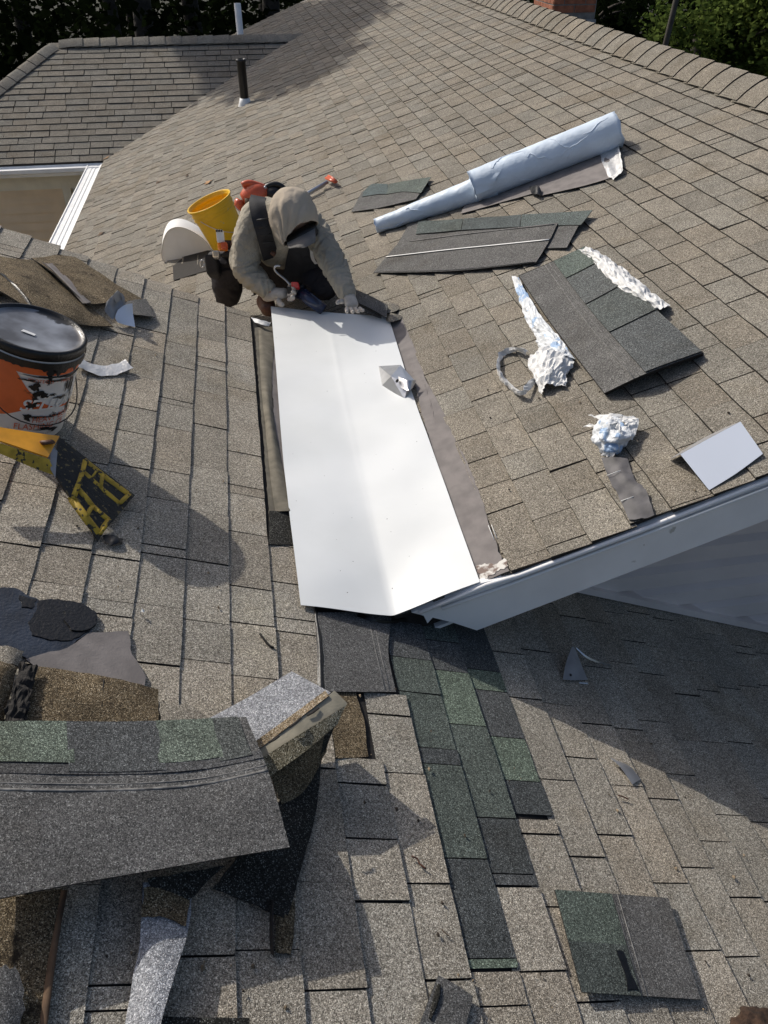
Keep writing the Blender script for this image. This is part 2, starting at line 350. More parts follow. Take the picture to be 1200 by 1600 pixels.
def tube(name, pts, rad, mat, parent=None, seg=10, cap=True, flat=1.0, k=1):
    pts = [V(p) for p in pts]
    if k > 1: 
        if isinstance(rad, (list, tuple)): 
            rr = spl([V((r_, 0, 0)) for r_ in rad], k); rad = [q.x for q in rr]
        pts = spl(pts, k)
    if not isinstance(rad, (list, tuple)): rad = [rad] * len(pts)
    vs, fs = [], []; u = None
    for i, p in enumerate(pts):
        t = (pts[min(i + 1, len(pts) - 1)] - pts[max(i - 1, 0)]).normalized()
        if u is None: u, v = frame(t)
        else: u = (u - t * u.dot(t)).normalized(); v = t.cross(u).normalized()
        for j in range(seg):
            a = 2 * pi * j / seg; vs.append(p + (u * cos(a) + v * sin(a) * flat) * rad[i])
    for i in range(len(pts) - 1):
        for j in range(seg):
            a = i * seg + j; b = i * seg + (j + 1) % seg; fs.append((a, b, b + seg, a + seg))
    if cap:
        fs.append(tuple(range(seg))[::-1]); fs.append(tuple((len(pts) - 1) * seg + j for j in range(seg)))
    return mk(name, vs, fs, mat, parent, smooth=True)
def lathe(name, base, axis, prof, mat, parent=None, seg=40, smooth=True, xdir=None, mi=None):
    """prof = [(radius, height)] around axis from base"""
    axis = V(axis).normalized()
    if xdir is None: u, v = frame(axis)
    else: u = (V(xdir) - axis * V(xdir).dot(axis)).normalized(); v = axis.cross(u)
    vs, fs, mm = [], [], []
    for r, h in prof:
        for j in range(seg):
            a = 2 * pi * j / seg; vs.append(V(base) + axis * h + (u * cos(a) + v * sin(a)) * max(r, 1e-5))
    for i in range(len(prof) - 1):
        for j in range(seg):
            a = i * seg + j; b = i * seg + (j + 1) % seg; fs.append((a, b, b + seg, a + seg)); mm.append(mi[i] if mi else 0)
    o = mk(name, vs, fs, mat, parent, smooth=smooth, mi=mm)
    return o
def smooth_angle(o, deg=35):
    try:
        o.data.set_sharp_from_angle(angle=radians(deg))
    except Exception: pass
    return o
def text_on(name, s, size, mat, fn, parent, extr=0.0, shear=0.0, bold=0.0):
    """flat lettering; fn maps the text's (x, y) to world"""
    cu = bpy.data.curves.new(name, 'FONT'); cu.body = s; cu.size = size; cu.shear = shear; cu.offset = bold; cu.resolution_u = 3
    ob = bpy.data.objects.new(name + '_src', cu); col.objects.link(ob)
    dg = bpy.context.evaluated_depsgraph_get(); dg.update(); me = bpy.data.meshes.new_from_object(ob.evaluated_get(dg))
    bpy.data.objects.remove(ob); bm = bmesh.new(); bm.from_mesh(me); bmesh.ops.triangulate(bm, faces=bm.faces)
    bmesh.ops.subdivide_edges(bm, edges=[e for e in bm.edges if e.calc_length() > size * 0.5], cuts=1)
    bmesh.ops.triangulate(bm, faces=bm.faces)
    vs = [fn(v.co.x, v.co.y) for v in bm.verts]; fs = [tuple(v.index for v in f.verts) for f in bm.faces]; bm.free()
    return mk(name, vs, fs, mat, parent)

class Surf:
    """smooth surface through a grid of points: s(u, v, e) with u along the rows' points, v from row to row"""
    def __init__(s, rows, k=12):
        g1 = [spl([V(p) for p in r], k) for r in rows]; cz = [spl([r[j] for r in g1], k) for j in range(len(g1[0]))]
        s.g = [[c[i] for c in cz] for i in range(len(cz[0]))]
    def p(s, u, v):
        nr, nc = len(s.g) - 1, len(s.g[0]) - 1; a = min(max(v, 0), 1) * nr; b = min(max(u, 0), 1) * nc; i = min(int(a), nr - 1); j = min(int(b), nc - 1)
        return s.g[i][j].lerp(s.g[i][j + 1], b - j).lerp(s.g[i + 1][j].lerp(s.g[i + 1][j + 1], b - j), a - i)
    def __call__(s, u, v, e=0.0):
        d = .02; a = s.p(u + d, v) - s.p(u - d, v); b = s.p(u, v + d) - s.p(u, v - d); n = a.cross(b); n = n.normalized() if n.z > 0 else -n.normalized()
        return s.p(u, v) + n * e
def tab_on(S, u0, u1, v0, v1, e, c, mats, parent, th=0.003, slant=0.0):
    o = sheet('tab', [[S(u0 + (u1 - u0) * i / 4 + slant * j / 2, v0 + (v1 - v0) * j / 2, e) for i in range(5)] for j in range(3)], mats, parent, thick=th, k=2); o.color = c; return o

# ------------------------------------------------------------------ the ground and the forest behind
GZ = 0.0
gv, gf = [], []
for i in range(41):
    for j in range(41):
        x, y = -160 + i * 8, -120 + j * 8
        gv.append((x, y, GZ + 0.5 * noise.noise(V((x * 0.05, y * 0.05, 0))) - 0.25))
for i in range(40):
    for j in range(40): q = i * 41 + j; gf.append((q, q + 41, q + 42, q + 1))
g = mk('ground', gv, gf, M['ground'], local=True, smooth=True); tagit(g, kind='structure')

def leaf_crown(name, n, r, c, mat, parent, size=0.16, squash=0.8, seed=1, clumps=9):
    rnd = random.Random(seed); vs, fs = [], []
    cl = [V((rnd.uniform(-1, 1), rnd.uniform(-1, 1), rnd.uniform(-1, 1))) for _ in range(clumps * 3)]
    cl = [q for q in cl if q.length < 1][:clumps]
    for i in range(n):
        q = rnd.choice(cl); d = V((rnd.gauss(0, 1), rnd.gauss(0, 1), rnd.gauss(0, 1))).normalized() * (rnd.random() ** 0.45) * rnd.uniform(0.28, 0.5)
        p = q * 0.72 + d; p = V((p.x * r, p.y * r, p.z * r * squash)) + V(c)
        s = size * rnd.uniform(0.5, 1.3); a = V((rnd.gauss(0, 1), rnd.gauss(0, 1), rnd.gauss(0, 0.6))).normalized(); b = a.cross(V((rnd.gauss(0, 1), rnd.gauss(0, 1), rnd.gauss(0, 1)))).normalized()
        k = len(vs); vs += [p - a * s * 0.5, p + b * s * 0.3, p + a * s * 0.6, p - b * s * 0.3]; fs.append((k, k + 1, k + 2, k + 3))
    return mk(name, vs, fs, mat, parent)
def tree(x, y, h, cr_, ch, mat, label, name='tree', seed=1, tr=0.16, lean=0.0, n=2600, size=0.2, cat='tree', group=None, low=False):
    t = empty(name, (x, y, GZ), label, cat, group); rnd = random.Random(seed)
    top = V((x + lean * h, y, h * 0.92)); pts = [V((x, y, -0.4)).lerp(top, i / 6) + V((rnd.uniform(-.1, .1), rnd.uniform(-.1, .1), 0)) * (i > 0) for i in range(7)]
    tk = tube('trunk', pts, [tr * (1.25 - 0.16 * i) for i in range(7)], M['bark'], t, seg=9, k=3)
    for i in range(5):
        a = rnd.uniform(0, 2 * pi); p = V((x, y, 0)).lerp(top, rnd.uniform(0.5, 0.9)); q = p + V((cos(a), sin(a), 0.6)) * cr_ * rnd.uniform(0.4, 0.75)
        tube('branch', [p, p.lerp(q, 0.5) + V((0, 0, 0.1)), q], [tr * 0.4, tr * 0.28, tr * 0.1], M['bark'], t, seg=6, k=2)
    leaf_crown('crown', n, cr_, (top.x, top.y, ch), mat, t, size=size, seed=seed, squash=(0.95 if not low else 0.8), clumps=14)
    return t

# ------------------------------------------------------------------ the house
HP = V((0.3, 5.0, 0))
house = empty('house', HP, 'house with brown-grey shingled roofs, white gutters and two roof slopes meeting in a low valley', 'house')
WM = {house: Matrix.Translation(HP)}
def adopt(o, parent):
    W = o.matrix_basis.copy() if o not in WM else WM[o]
    o.parent = parent; o.matrix_parent_inverse = Matrix.Identity(4); o.matrix_basis = WM[parent].inverted() @ W; WM[o] = W
    return o
def deck(name, plane, poly, thick, mat):
    vs = [(a, b, -0.002) for a, b in poly] + [(a, b, -thick) for a, b in poly]; m = len(poly)
    fs = [tuple(range(m)), tuple(range(2 * m - 1, m - 1, -1))] + [(i, i + m, (i + 1) % m + m, (i + 1) % m) for i in range(m)]
    o = mk(name, vs, fs, [mat], local=True); o.matrix_basis = plane.mat; WM[o] = plane.mat.copy(); adopt(o, house); return o
LRAKE = lambda s: (2.135 - 0.12 * (s * cos(SL) + 0.25)) * U if s < 0.2 else 2.1 * U    # s in u
WALLY = 1.18 * U
deckL = deck('roof', L, [(-2.0 * U, -1.6 * U), (2.1 * U, -1.6 * U), (2.1 * U, WALLY), (0.02 * U, WALLY), (0.02 * U, LRAKE(-0.03) - 0.03), (-2.0 * U, LRAKE(-2.0) - 0.03)], 0.10, M['asphalt'])
deckR = deck('roof', R, [(-0.01 * U, YR + 0.01), (1.53 * U, YR + 0.01), (1.53 * U, 9.45 * U), (-1.21 * U, 9.45 * U), (-1.21 * U, 2.0 * U), (-0.01 * U, 2.0 * U)], 0.10, M['asphalt'])
FRY = 7.48 * U; FLEN = (FRY - EAVE_Y) / cos(SF)
FHX0, FHX1 = -1.384 * U, -2.35 * U       # ridge end, and the hip's foot at the eave
# valley between the F slope and the R slope: x where both planes have the same height
def valley_x(sl_): return (EAVE_X + (sl_ * sin(SF)) / tan(SR))
deckF = deck('roof', Fp, [(FHX1, 0.0), (valley_x(0) + 0.05, 0.0), (valley_x(FLEN) + 0.05, FLEN), (FHX0, FLEN)], 0.10, M['asphalt'])
FB = Plane((0, FRY, EAVE_Z + FLEN * sin(SF)), (1, 0, 0), (0, cos(SF), -sin(SF)))
deckFb = deck('roof', FB, [(FHX0, 0), (valley_x(FLEN) + 0.3, 0), (valley_x(FLEN) + 0.3, 2.6), (FHX0, 2.6)], 0.1, M['shingle'])
RB = Plane((XV + 1.53 * U * cos(SR), 0, ZV + 1.53 * U * sin(SR)), (cos(SR), 0, -sin(SR)), (0, 1, 0))
deckRb = deck('roof', RB, [(0, YR + 0.01), (3.4, YR + 0.01), (3.4, 9.45 * U), (0, 9.45 * U)], 0.1, M['shingle'])
# hip end slope, going down to the left of the hip line
ha, hb = Fp.at(FHX0, FLEN), Fp.at(FHX1, 0)
hc = V((FHX1, FRY + (FRY - EAVE_Y), CZ + EAVE_Z))
hipn = (hb - ha).cross(hc - ha); hipn = hipn if hipn.z > 0 else -hipn
hp = polyslab('roof', [ha, hb, hc], hipn, 0.08, M['shingle']); WM[hp] = Matrix.Translation(hp.location); hp.matrix_basis = WM[hp]; adopt(hp, house)

# --- shingle tabs
def tabmesh(var, flip, mats, name):
    rnd = random.Random(var * 7 + flip); js = [rnd.uniform(-0.012, 0.012) for _ in range(4)]
    ys = [0, 0.33, 0.67, 1.0]; top = []; bot = []
    for j, y in enumerate(ys):
        for (x, z) in ((-0.12, 0.12), (0.5, 0.6), (1.0 + js[j], 1.0)):
            xx = 1 - x if flip else x; top.append((xx, y, z)); 
    for j, y in enumerate(ys):
        for x in (-0.12, 0.5, 1.0 + js[j]):
            xx = 1 - x if flip else x; bot.append((xx, y, -0.2))
    fs, mi = [], []
    def add(f, m): fs.append(f[::-1] if flip else f); mi.append(m)
    for j in range(3):
        for i in range(2): q = j * 3 + i; add((q, q + 1, q + 4, q + 3), 0)
        q = j * 3 + 2; add((q, q + 12, q + 15, q + 3), 1)
    for j0 in (0, 3):
        for i in range(2):
            q = j0 * 3 + i; f = (q, q + 12, q + 13, q + 1)
            add(f if j0 == 0 else f[::-1], 1)
    vs = top + bot
    me = bpy.data.meshes.new(name); me.from_pydata(vs, [], fs)
    for m in mats: me.materials.append(m)
    me.polygons.foreach_set('material_index', mi)
    at = me.color_attributes.new('tint', 'FLOAT_COLOR', 'CORNER'); at.data.foreach_set('color', [1.0] * (4 * len(at.data)))
    me.update(); return me, vs, fs, mi
NVAR = 5
TM = {}
for kind, mat in (('shingle', 'shingle'), ('new_shingle', 'shingle_new')):
    for fl in (0, 1):
        for v in range(NVAR): TM[kind, fl, v] = tabmesh(v, fl, [M[mat], M['asphalt'] if not fl else M['edge_dirt']], kind)
TABS = []
def line_L(k): return (0.012 + 0.0735 * k if k < 0 else 0.002 + 0.0683 * k) * U
def line_R(k): return (0.382 + 0.0725 * k) * U
rt = random.Random(11)
LG = 1.0
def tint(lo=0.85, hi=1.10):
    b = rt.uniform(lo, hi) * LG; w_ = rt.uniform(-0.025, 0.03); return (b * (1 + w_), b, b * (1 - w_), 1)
def run_tabs(plane, x0, x1, y0, y1, flip, kind='shingle', wmin=0.15, wmax=0.31, skip=None, tlo=0.85, thi=1.11, hmin=0.006, hmax=0.011, dk=None, gfar=False):
    y = y0 - rt.uniform(0, 0.2); prev = 0
    while y < y1:
        w_ = rt.uniform(wmin, wmax) if rt.random() > 0.08 else rt.uniform(0.04, 0.07)
        a, b = max(y, y0), min(y + w_, y1); y += w_
        if b - a < 0.012: continue
        gap = rt.choice((0.003, 0.004, 0.006, 0.007) if gfar else (0.002, 0.004, 0.005, 0.006)) + (min(.009, max(0, (y - 3.0) * .0019)) if gfar else 0)
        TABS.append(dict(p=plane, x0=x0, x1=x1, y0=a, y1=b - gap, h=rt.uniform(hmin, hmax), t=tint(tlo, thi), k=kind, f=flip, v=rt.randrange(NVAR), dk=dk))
def inpoly(x, y, P):
    c = False; j = len(P) - 1
    for i in range(len(P)):
        if (P[i][1] > y) != (P[j][1] > y) and x < (P[j][0] - P[i][0]) * (y - P[i][1]) / (P[j][1] - P[i][1]) + P[i][0]: c = not c
        j = i
    return c
# new green and charcoal tabs in three courses of the left-hand roof, bounded by the joints seen in the photograph
GREEN, LGREEN, CHAR, DARK, DGREEN = (0.78, 0.87, 0.80, 1), (1.12, 1.32, 1.08, 1), (0.76, 0.76, 0.80, 1), (0.60, 0.62, 0.65, 1), (0.72, 0.82, 0.78, 1)
def ypx(k, y):  # metres along Y where course k's centre line crosses the picture row y
    s = (line_L(k) + line_L(k - 1)) / 2; lo, hi = 0.2, 6.0
    for _ in range(40):
        m = (lo + hi) / 2
        if pix(L.at(s, m))[1] > y: lo = m
        else: hi = m
    return lo
PATCH = {1: [(960, CHAR), (1030, GREEN), (1084, DGREEN), (1170, DARK), (1195, GREEN), (1253, CHAR), (1342, GREEN), (1498, DARK), (1514, LGREEN)],
         2: [(960, DGREEN), (1003, GREEN), (1050, LGREEN), (1134, GREEN), (1279, DGREEN), (1366, DARK), (1384, CHAR)],
         3: [(960, CHAR), (1048, GREEN), (1080, LGREEN), (1082, CHAR), (1153, LGREEN), (1221, LGREEN), (1222, DARK), (1274, DARK)]}
PATCH[1] = [(960, 1030, CHAR), (1030, 1084, GREEN), (1084, 1170, GREEN), (1170, 1195, DARK), (1195, 1342, GREEN), (1342, 1498, DARK), (1498, 1514, LGREEN)]
PATCH[2] = [(960, 1003, DGREEN), (1003, 1050, CHAR), (1050, 1134, LGREEN), (1134, 1279, GREEN), (1279, 1366, DARK), (1366, 1384, CHAR)]
PATCH[3] = [(960, 1048, DARK), (1048, 1080, LGREEN), (1080, 1153, CHAR), (1153, 1221, LGREEN), (1221, 1274, DARK)]
LG = 1.36     # left-hand tabs tinted brighter, making up for the weaker sun on that slope
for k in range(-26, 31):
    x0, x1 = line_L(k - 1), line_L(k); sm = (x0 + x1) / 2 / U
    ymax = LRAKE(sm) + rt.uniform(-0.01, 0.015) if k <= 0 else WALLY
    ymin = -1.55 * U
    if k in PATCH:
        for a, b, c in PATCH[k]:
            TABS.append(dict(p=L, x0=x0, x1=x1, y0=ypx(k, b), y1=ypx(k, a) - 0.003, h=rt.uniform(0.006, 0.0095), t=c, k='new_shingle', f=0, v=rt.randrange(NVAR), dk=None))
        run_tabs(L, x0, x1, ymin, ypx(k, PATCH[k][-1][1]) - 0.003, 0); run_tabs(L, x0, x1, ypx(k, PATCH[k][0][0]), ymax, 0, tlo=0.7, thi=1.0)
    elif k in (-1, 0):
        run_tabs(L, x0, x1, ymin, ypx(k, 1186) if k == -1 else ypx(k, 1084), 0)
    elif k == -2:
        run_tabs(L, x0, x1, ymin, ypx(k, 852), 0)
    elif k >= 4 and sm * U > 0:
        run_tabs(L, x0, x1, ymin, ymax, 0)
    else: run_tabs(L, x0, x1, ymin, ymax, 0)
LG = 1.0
for k in range(-22, 16):
    x0, x1 = line_R(k), line_R(k + 1); sm = x0 / U
    if x1 < -0.2 * U or k < -8: y0 = 2.02 * U
    elif sm < 0: y0 = 2.0 * U
    else: y0 = YR - 0.012
    if k in (-5, -4, -3, -2) : y0 = YR - 0.004  # under the metal sheet
    x1 = min(x1, 1.52 * U)
    run_tabs(R, x0, x1, y0, 9.45 * U, 1, hmin=0.009, hmax=0.0145, wmin=0.14, wmax=0.26, tlo=0.86, thi=1.09, gfar=True)
nF = 20
for k in range(nF):
    a, b = FLEN * k / nF, FLEN * (k + 1) / nF
    hx = FHX1 + (FHX0 - FHX1) * (a + b) / 2 / FLEN
    # F tabs run along x: swap roles below
    TABS.append(None)
    y = hx - rt.uniform(0, 0.2); vx = valley_x((a + b) / 2) + 0.05
    while y < vx:
        w_ = rt.uniform(0.2, 0.36); p0, p1 = max(y, hx), min(y + w_, vx); y += w_
        if p1 - p0 < 0.02: continue
        TABS.append(dict(p=Fp, x0=a, x1=b, y0=p0, y1=p1 - rt.choice((0.006, 0.009, 0.012)), h=rt.uniform(0.008, 0.014), t=tint(0.80, 0.97), k='shingle', f=2, v=rt.randrange(NVAR), dk=None))
TABS = [t for t in TABS if t]
OCC = [[(423, 478), (607, 495), (750, 910), (630, 965), (470, 945)], [(0, 1125), (385, 1122), (452, 1325), (0, 1400)], [(0, 470), (128, 520), (98, 680), (0, 682)],
       [(818, 432), (905, 395), (1098, 553), (945, 615)], [(725, 262), (960, 155), (970, 280), (718, 335)]]
def tabmat(t):   # local matrix in the deck frame for the unit tab
    if t['f'] == 2:   # F: unit x (upper->butt) maps to -y; unit y maps to x
        return Matrix(((0, t['y1'] - t['y0'], 0, t['y0']), (-(t['x1'] - t['x0']), 0, 0, t['x1']), (0, 0, t['h'], 0), (0, 0, 0, 1)))
    return Matrix(((t['x1'] - t['x0'], 0, 0, t['x0']), (0, t['y1'] - t['y0'], 0, t['y0']), (0, 0, t['h'], 0), (0, 0, 0, 1)))
for t in TABS:
    A = 0; cs = []
    if t['f'] == 2: q = [(t['y0'], t['x0']), (t['y1'], t['x0']), (t['y1'], t['x1']), (t['y0'], t['x1'])]
    else: q = [(t['x0'], t['y0']), (t['x1'], t['y0']), (t['x1'], t['y1']), (t['x0'], t['y1'])]
    cs = [pix(t['p'].at(*c)) for c in q]; cx = sum(c[0] for c in cs) / 4; cy = sum(c[1] for c in cs) / 4
    A = abs(sum(cs[i][0] * cs[(i + 1) % 4][1] - cs[(i + 1) % 4][0] * cs[i][1] for i in range(4))) / 2
    if not (0 < cx < 1200 and 0 < cy < 1600) or cs[0][0] < -5000: A = 0
    if t['k'] == 'shingle' and t['p'] is L and t['x0'] > 0.02 * U and (cy < 965 + 0.0 * cx and cx > 800 and cy < 935): A = 0
    if any(inpoly(cx, cy, P) for P in OCC): A = 0
    if t['p'] is R and inpoly(cx, cy, [(-10, 350), (420, 500), (480, 960), (-10, 1700)]): A = 0
    t['A'] = A
order = sorted([t for t in TABS if t['k'] == 'shingle' and t['A'] > 0], key=lambda t: -t['A'])
for t in order[:300]: t['solo'] = True
DK = {id(L): deckL, id(R): deckR, id(Fp): deckF}
stuff = {}
for t in TABS:
    dk = DK[id(t['p'])]; me, vs, fs, mi = TM[t['k'], 0 if t['f'] in (0, 2) else 1, t['v']]
    Mx = tabmat(t); flipf = t['f'] == 2 and Mx.determinant() < 0
    if t.get('solo') or t['k'] == 'new_shingle':
        o = bpy.data.objects.new(t['k'], me); o.color = t['t']; link(o, dk); o.matrix_basis = Mx
    else:
        S = stuff.setdefault(id(t['p']), ([], [], [], [], dk)); b = len(S[0])
        S[0].extend(Mx @ V(v) for v in vs)
        for f, m in zip(fs, mi):
            S[1].append(tuple(b + i for i in (f[::-1] if flipf else f))); S[2].append(m); S[3].extend(list(t['t']) * len(f))
for vs, fs, mi, tc, dk in stuff.values():
    o = mk('distant_shingles', vs, fs, [M['shingle'], M['asphalt'] if dk is not deckR else M['edge_dirt']], local=True, mi=mi)
    o.data.color_attributes['tint'].data.foreach_set('color', tc)
    o.parent = dk; tagit(o, kind='stuff')

# --- ridge caps and hip caps
def cap_mesh(d, nl, nr, wl, wr, ln, lift=0.016, name='ridge_cap', dome=0.03):
    """cap lying over an edge running along d (towards the far end); nl/nr: directions down each slope"""
    up = V((0, 0, 1)); sec = []
    for i in range(9):
        q = (i - 4) / 4; dd = nl * wl * max(-q, 0) + nr * wr * max(q, 0)
        sec.append(dd + up * dome * (1 - q * q))
    vs, fs, mi = [], [], []
    for (t_, z) in ((0, lift), (0.5, lift * 0.75), (1, 0.002)):
        for s in sec: vs.append(s + d * ln * t_ + up * z)
    for s in sec: vs.append(s + up * (lift - 0.011))
    for r_ in range(2):
        for i in range(8): q = r_ * 9 + i; fs.append((q, q + 1, q + 10, q + 9)); mi.append(0)
    for i in range(8): fs.append((27 + i, 28 + i, i + 1, i)); mi.append(1)
    if (vs[1] - vs[0]).cross(vs[9] - vs[0]).z < 0: fs = [f[::-1] for f in fs]
    me = bpy.data.meshes.new(name); me.from_pydata(vs, [], fs); me.materials.append(M['shingle']); me.materials.append(M['asphalt'])
    me.polygons.foreach_set('material_index', mi); me.polygons.foreach_set('use_smooth', [m == 0 for m in mi])
    at = me.color_attributes.new('tint', 'FLOAT_COLOR', 'CORNER'); at.data.foreach_set('color', [1.0] * (4 * len(at.data))); me.set_sharp_from_angle(angle=radians(50)); me.update(); return me
def place_caps(a, b, me, dk, step, dark=(0.8, 1.05)):
    d = (b - a); n = int(d.length / step); d.normalize()
    for i in range(n):
        o = bpy.data.objects.new('ridge_cap', me); col.objects.link(o); o.color = tint(*dark)
        WM[o] = Matrix.Translation(a + d * step * i); adopt(o, dk)
rx = 1.53 * U; rA, rB = R.at(rx, YR, 0.012), R.at(rx, 9.4 * U, 0.012)
place_caps(rA, rB, cap_mesh(V((0, 1, 0)), -R.ex, V((R.ex.x, 0, -R.ex.z)), 0.165, 0.155, 0.25, 0.015, dome=0.055), deckR, 0.198, (0.86, 0.98))
fA, fB = Fp.at(FHX0, FLEN, 0.012), Fp.at(valley_x(FLEN) + 0.2, FLEN, 0.012)
cf = cap_mesh(V((-1, 0, 0)), V((0, Fp.ey.y, -Fp.ey.z)), -Fp.ey, 0.15, 0.15, 0.34, 0.026)
place_caps(fB, fA, cf, deckF, 0.235, (0.88, 1.14))
hd = (ha - hb).normalized(); hl = -(hd.cross(hipn.normalized())).normalized(); hl = hl if hl.x < 0 and hl.z < 0.1 else -hl
hr = hd.cross(Fp.n).normalized(); hr = hr if hr.z < 0 else -hr
hl = hd.cross(hipn.normalized()).normalized(); hl = hl if hl.z < 0 else -hl
chp = cap_mesh(hd, hr, hl, 0.16, 0.16, 0.3, 0.016)
place_caps(hb + V((0, 0, 0.012)), ha + V((0, 0, 0.012)), chp, deckF, 0.22, (0.95, 1.1))

# --- near rake of the right-hand roof: fascia, drip edge, soffit, gable wall
def GY(pts, Y): return [D(x, y, Y) for x, y in pts]
_pa, _pb = D(1195, 748, YR - .012), D(1195, 817, YR - .012)
_top, _bot = pix(_pa + V((2.95 - _pa.x, 0, (2.95 - _pa.x) * tan(SR)))), pix(_pb + V((2.95 - _pb.x, 0, (2.95 - _pb.x) * tan(SR))))
fs_ = polyslab('fascia', GY([(643, 957), (662, 962), (668, 974), (676, 965), (705, 972), (745, 985), _bot, _top, (1195, 748), (1000, 826), (812, 897), (752, 911), (700, 935)], YR - 0.012), (0, -1, 0), 0.02, M['fascia'], house)
b_ = tube('drip_edge', GY([(655, 957), (760, 914), (812, 899), (1000, 829), (_top[0], _top[1] + 6)], YR - 0.017), 0.008, M['fascia'], house, seg=8)
b_ = tube('drip_edge', GY([(690, 951), (790, 916), (1000, 838), (_top[0], _top[1] + 24)], YR - 0.020), 0.006, M['fascia'], house, seg=6)
box('fascia_joint', None, 0, 0, 0, 0, 0, 0, M['fascia'], house) if False else None
# board edge behind the fascia, the soffit and the gable wall
def zL(x): return ZV - (x - XV) * tan(SL)
def zR(x): return ZV + (x - XV) * tan(SR)
sf = polyslab('soffit', [V((XV + 0.1, YR + 0.01, zR(XV + 0.1) - 0.13)) + O, V((4.2, YR + 0.01, zR(2.95) - 0.13)) + O if False else V((2.95, YR + 0.01, zR(2.95) - 0.13)) + O, V((2.95, WALLY + 0.01, zR(2.95) - 0.13)) + O, V((XV + 0.1, WALLY + 0.01, zR(XV + 0.1) - 0.13)) + O], (-sin(SR), 0, cos(SR)), 0.012, M['white_paint'], house)
gw = mk('gable_wall', [V((XV, WALLY + 0.02, zL(XV))) + O, V((4.0, WALLY + 0.02, zL(4.0))) + O, V((4.0, WALLY + 0.02, zR(2.95) - 0.45)) + O, V((2.95, WALLY + 0.02, zR(2.95) - 0.1)) + O,
                       V((XV, WALLY + 0.12, zL(XV))) + O, V((4.0, WALLY + 0.12, zL(4.0))) + O, V((4.0, WALLY + 0.12, zR(2.95) - 0.45)) + O, V((2.95, WALLY + 0.12, zR(2.95) - 0.1)) + O],
        [(0, 1, 2, 3), (7, 6, 5, 4), (0, 4, 5, 1), (1, 5, 6, 2), (2, 6, 7, 3), (3, 7, 4, 0)], M['siding'], house)
z = -3.6
while z < zR(2.95) - 0.1:
    for (za, zb) in ((z, z + 0.122),):
        xa = max(XV + (ZV - zb - .03) / tan(SL) if zb < ZV else XV + (za - ZV) / tan(SR) + 0.1, XV + (zb + 0.10 - ZV) / tan(SR) if zb > ZV - 0.1 else 0)
        xe = 4.0 if zb < zR(2.95) - 0.5 else 2.95
        if xa > xe - 0.05: continue
        pr_ = [(-.032, za), (-.032, za + .074), (-.003, za + .09), (-.003, zb), (.02, zb), (.02, za)]
        o = mk('siding_board', [V((xx, WALLY + a_, b_)) + O for xx in (xa, xe) for a_, b_ in pr_], [(i, i + 6, (i + 1) % 6 + 6, (i + 1) % 6) for i in range(6)] + [(0, 1, 2, 3, 4, 5), (11, 10, 9, 8, 7, 6)], M['siding'], gw)
    z += 0.124
jc = [V((XV + 0.5, WALLY - 0.052, zL(XV + 0.5) + 0.012)) + O, V((4.0, WALLY - 0.052, zL(4.0) + 0.012)) + O]
mk('wall_channel', [jc[0], jc[1], jc[1] + V((0, 0.05, 0)), jc[0] + V((0, 0.05, 0)), jc[0] + V((0, 0, 0.034)), jc[1] + V((0, 0, 0.034)), jc[1] + V((0, 0.05, 0.034)), jc[0] + V((0, 0.05, 0.034))],
   [(0, 3, 2, 1), (4, 5, 6, 7), (0, 1, 5, 4), (1, 2, 6, 5), (2, 3, 7, 6), (3, 0, 4, 7)], M['siding'], house)
# --- eaves at the far left: gutters, frieze, beige wall, corner post
def gutter(name, a, b, out, parent, w=0.125, mat='gutter'):
    d = (b - a).normalized(); prof = [(0.0, 0.0), (0.0, -0.10), (w * 0.7, -0.10), (w * 0.8, -0.06), (w, -0.045), (w, 0.0), (w * 0.93, 0.004), (w * 0.9, -0.008), (w * 0.62, -0.006), (w * 0.58, -0.012), (w * 0.4, -0.006), (w * 0.34, -0.013), (w * 0.15, -0.006), (0.0, 0.012)]
    vs = [a + out * o_ + V((0, 0, z_)) for o_, z_ in prof] + [b + out * o_ + V((0, 0, z_)) for o_, z_ in prof]; n_ = len(prof)
    fs = [(i, (i + 1) % n_, (i + 1) % n_ + n_, i + n_) for i in range(n_)] + [tuple(range(n_)), tuple(range(2 * n_ - 1, n_ - 1, -1))]
    return mk(name, vs, fs, M[mat], parent)
ge = V((EAVE_X, EAVE_Y, EAVE_Z - 0.01)) + O
gutter('gutter', V((EAVE_X - 0.02, 2.0 * U, EAVE_Z - 0.03)) + O, ge + V((-0.02, -0.0, -0.02)), V((-1, 0, 0)), house, w=0.19)
gutter('gutter', V((FHX1, EAVE_Y, EAVE_Z - 0.03)) + O, ge + V((-0.02, 0, -0.02)), V((0, -1, 0)), house, w=0.16)
WY = EAVE_Y + 0.28
box('frieze', None, FHX1 + 0.2, EAVE_X + 0.1, WY - 0.03, WY, CZ + EAVE_Z - 0.38, CZ + EAVE_Z - 0.12, M['trim'], house)
box('frieze', None, FHX1 + 0.2, EAVE_X + 0.1, WY - 0.05, WY - 0.03, CZ + EAVE_Z - 0.30, CZ + EAVE_Z - 0.12, M['trim'], house)
WX1 = D(100, 300, WY).x
wb = box('wall', None, FHX1 + 0.2, WX1, WY, WY + 0.12, 0, CZ + EAVE_Z - 0.12, M['siding_beige'], house)
z = CZ + EAVE_Z - 2.6
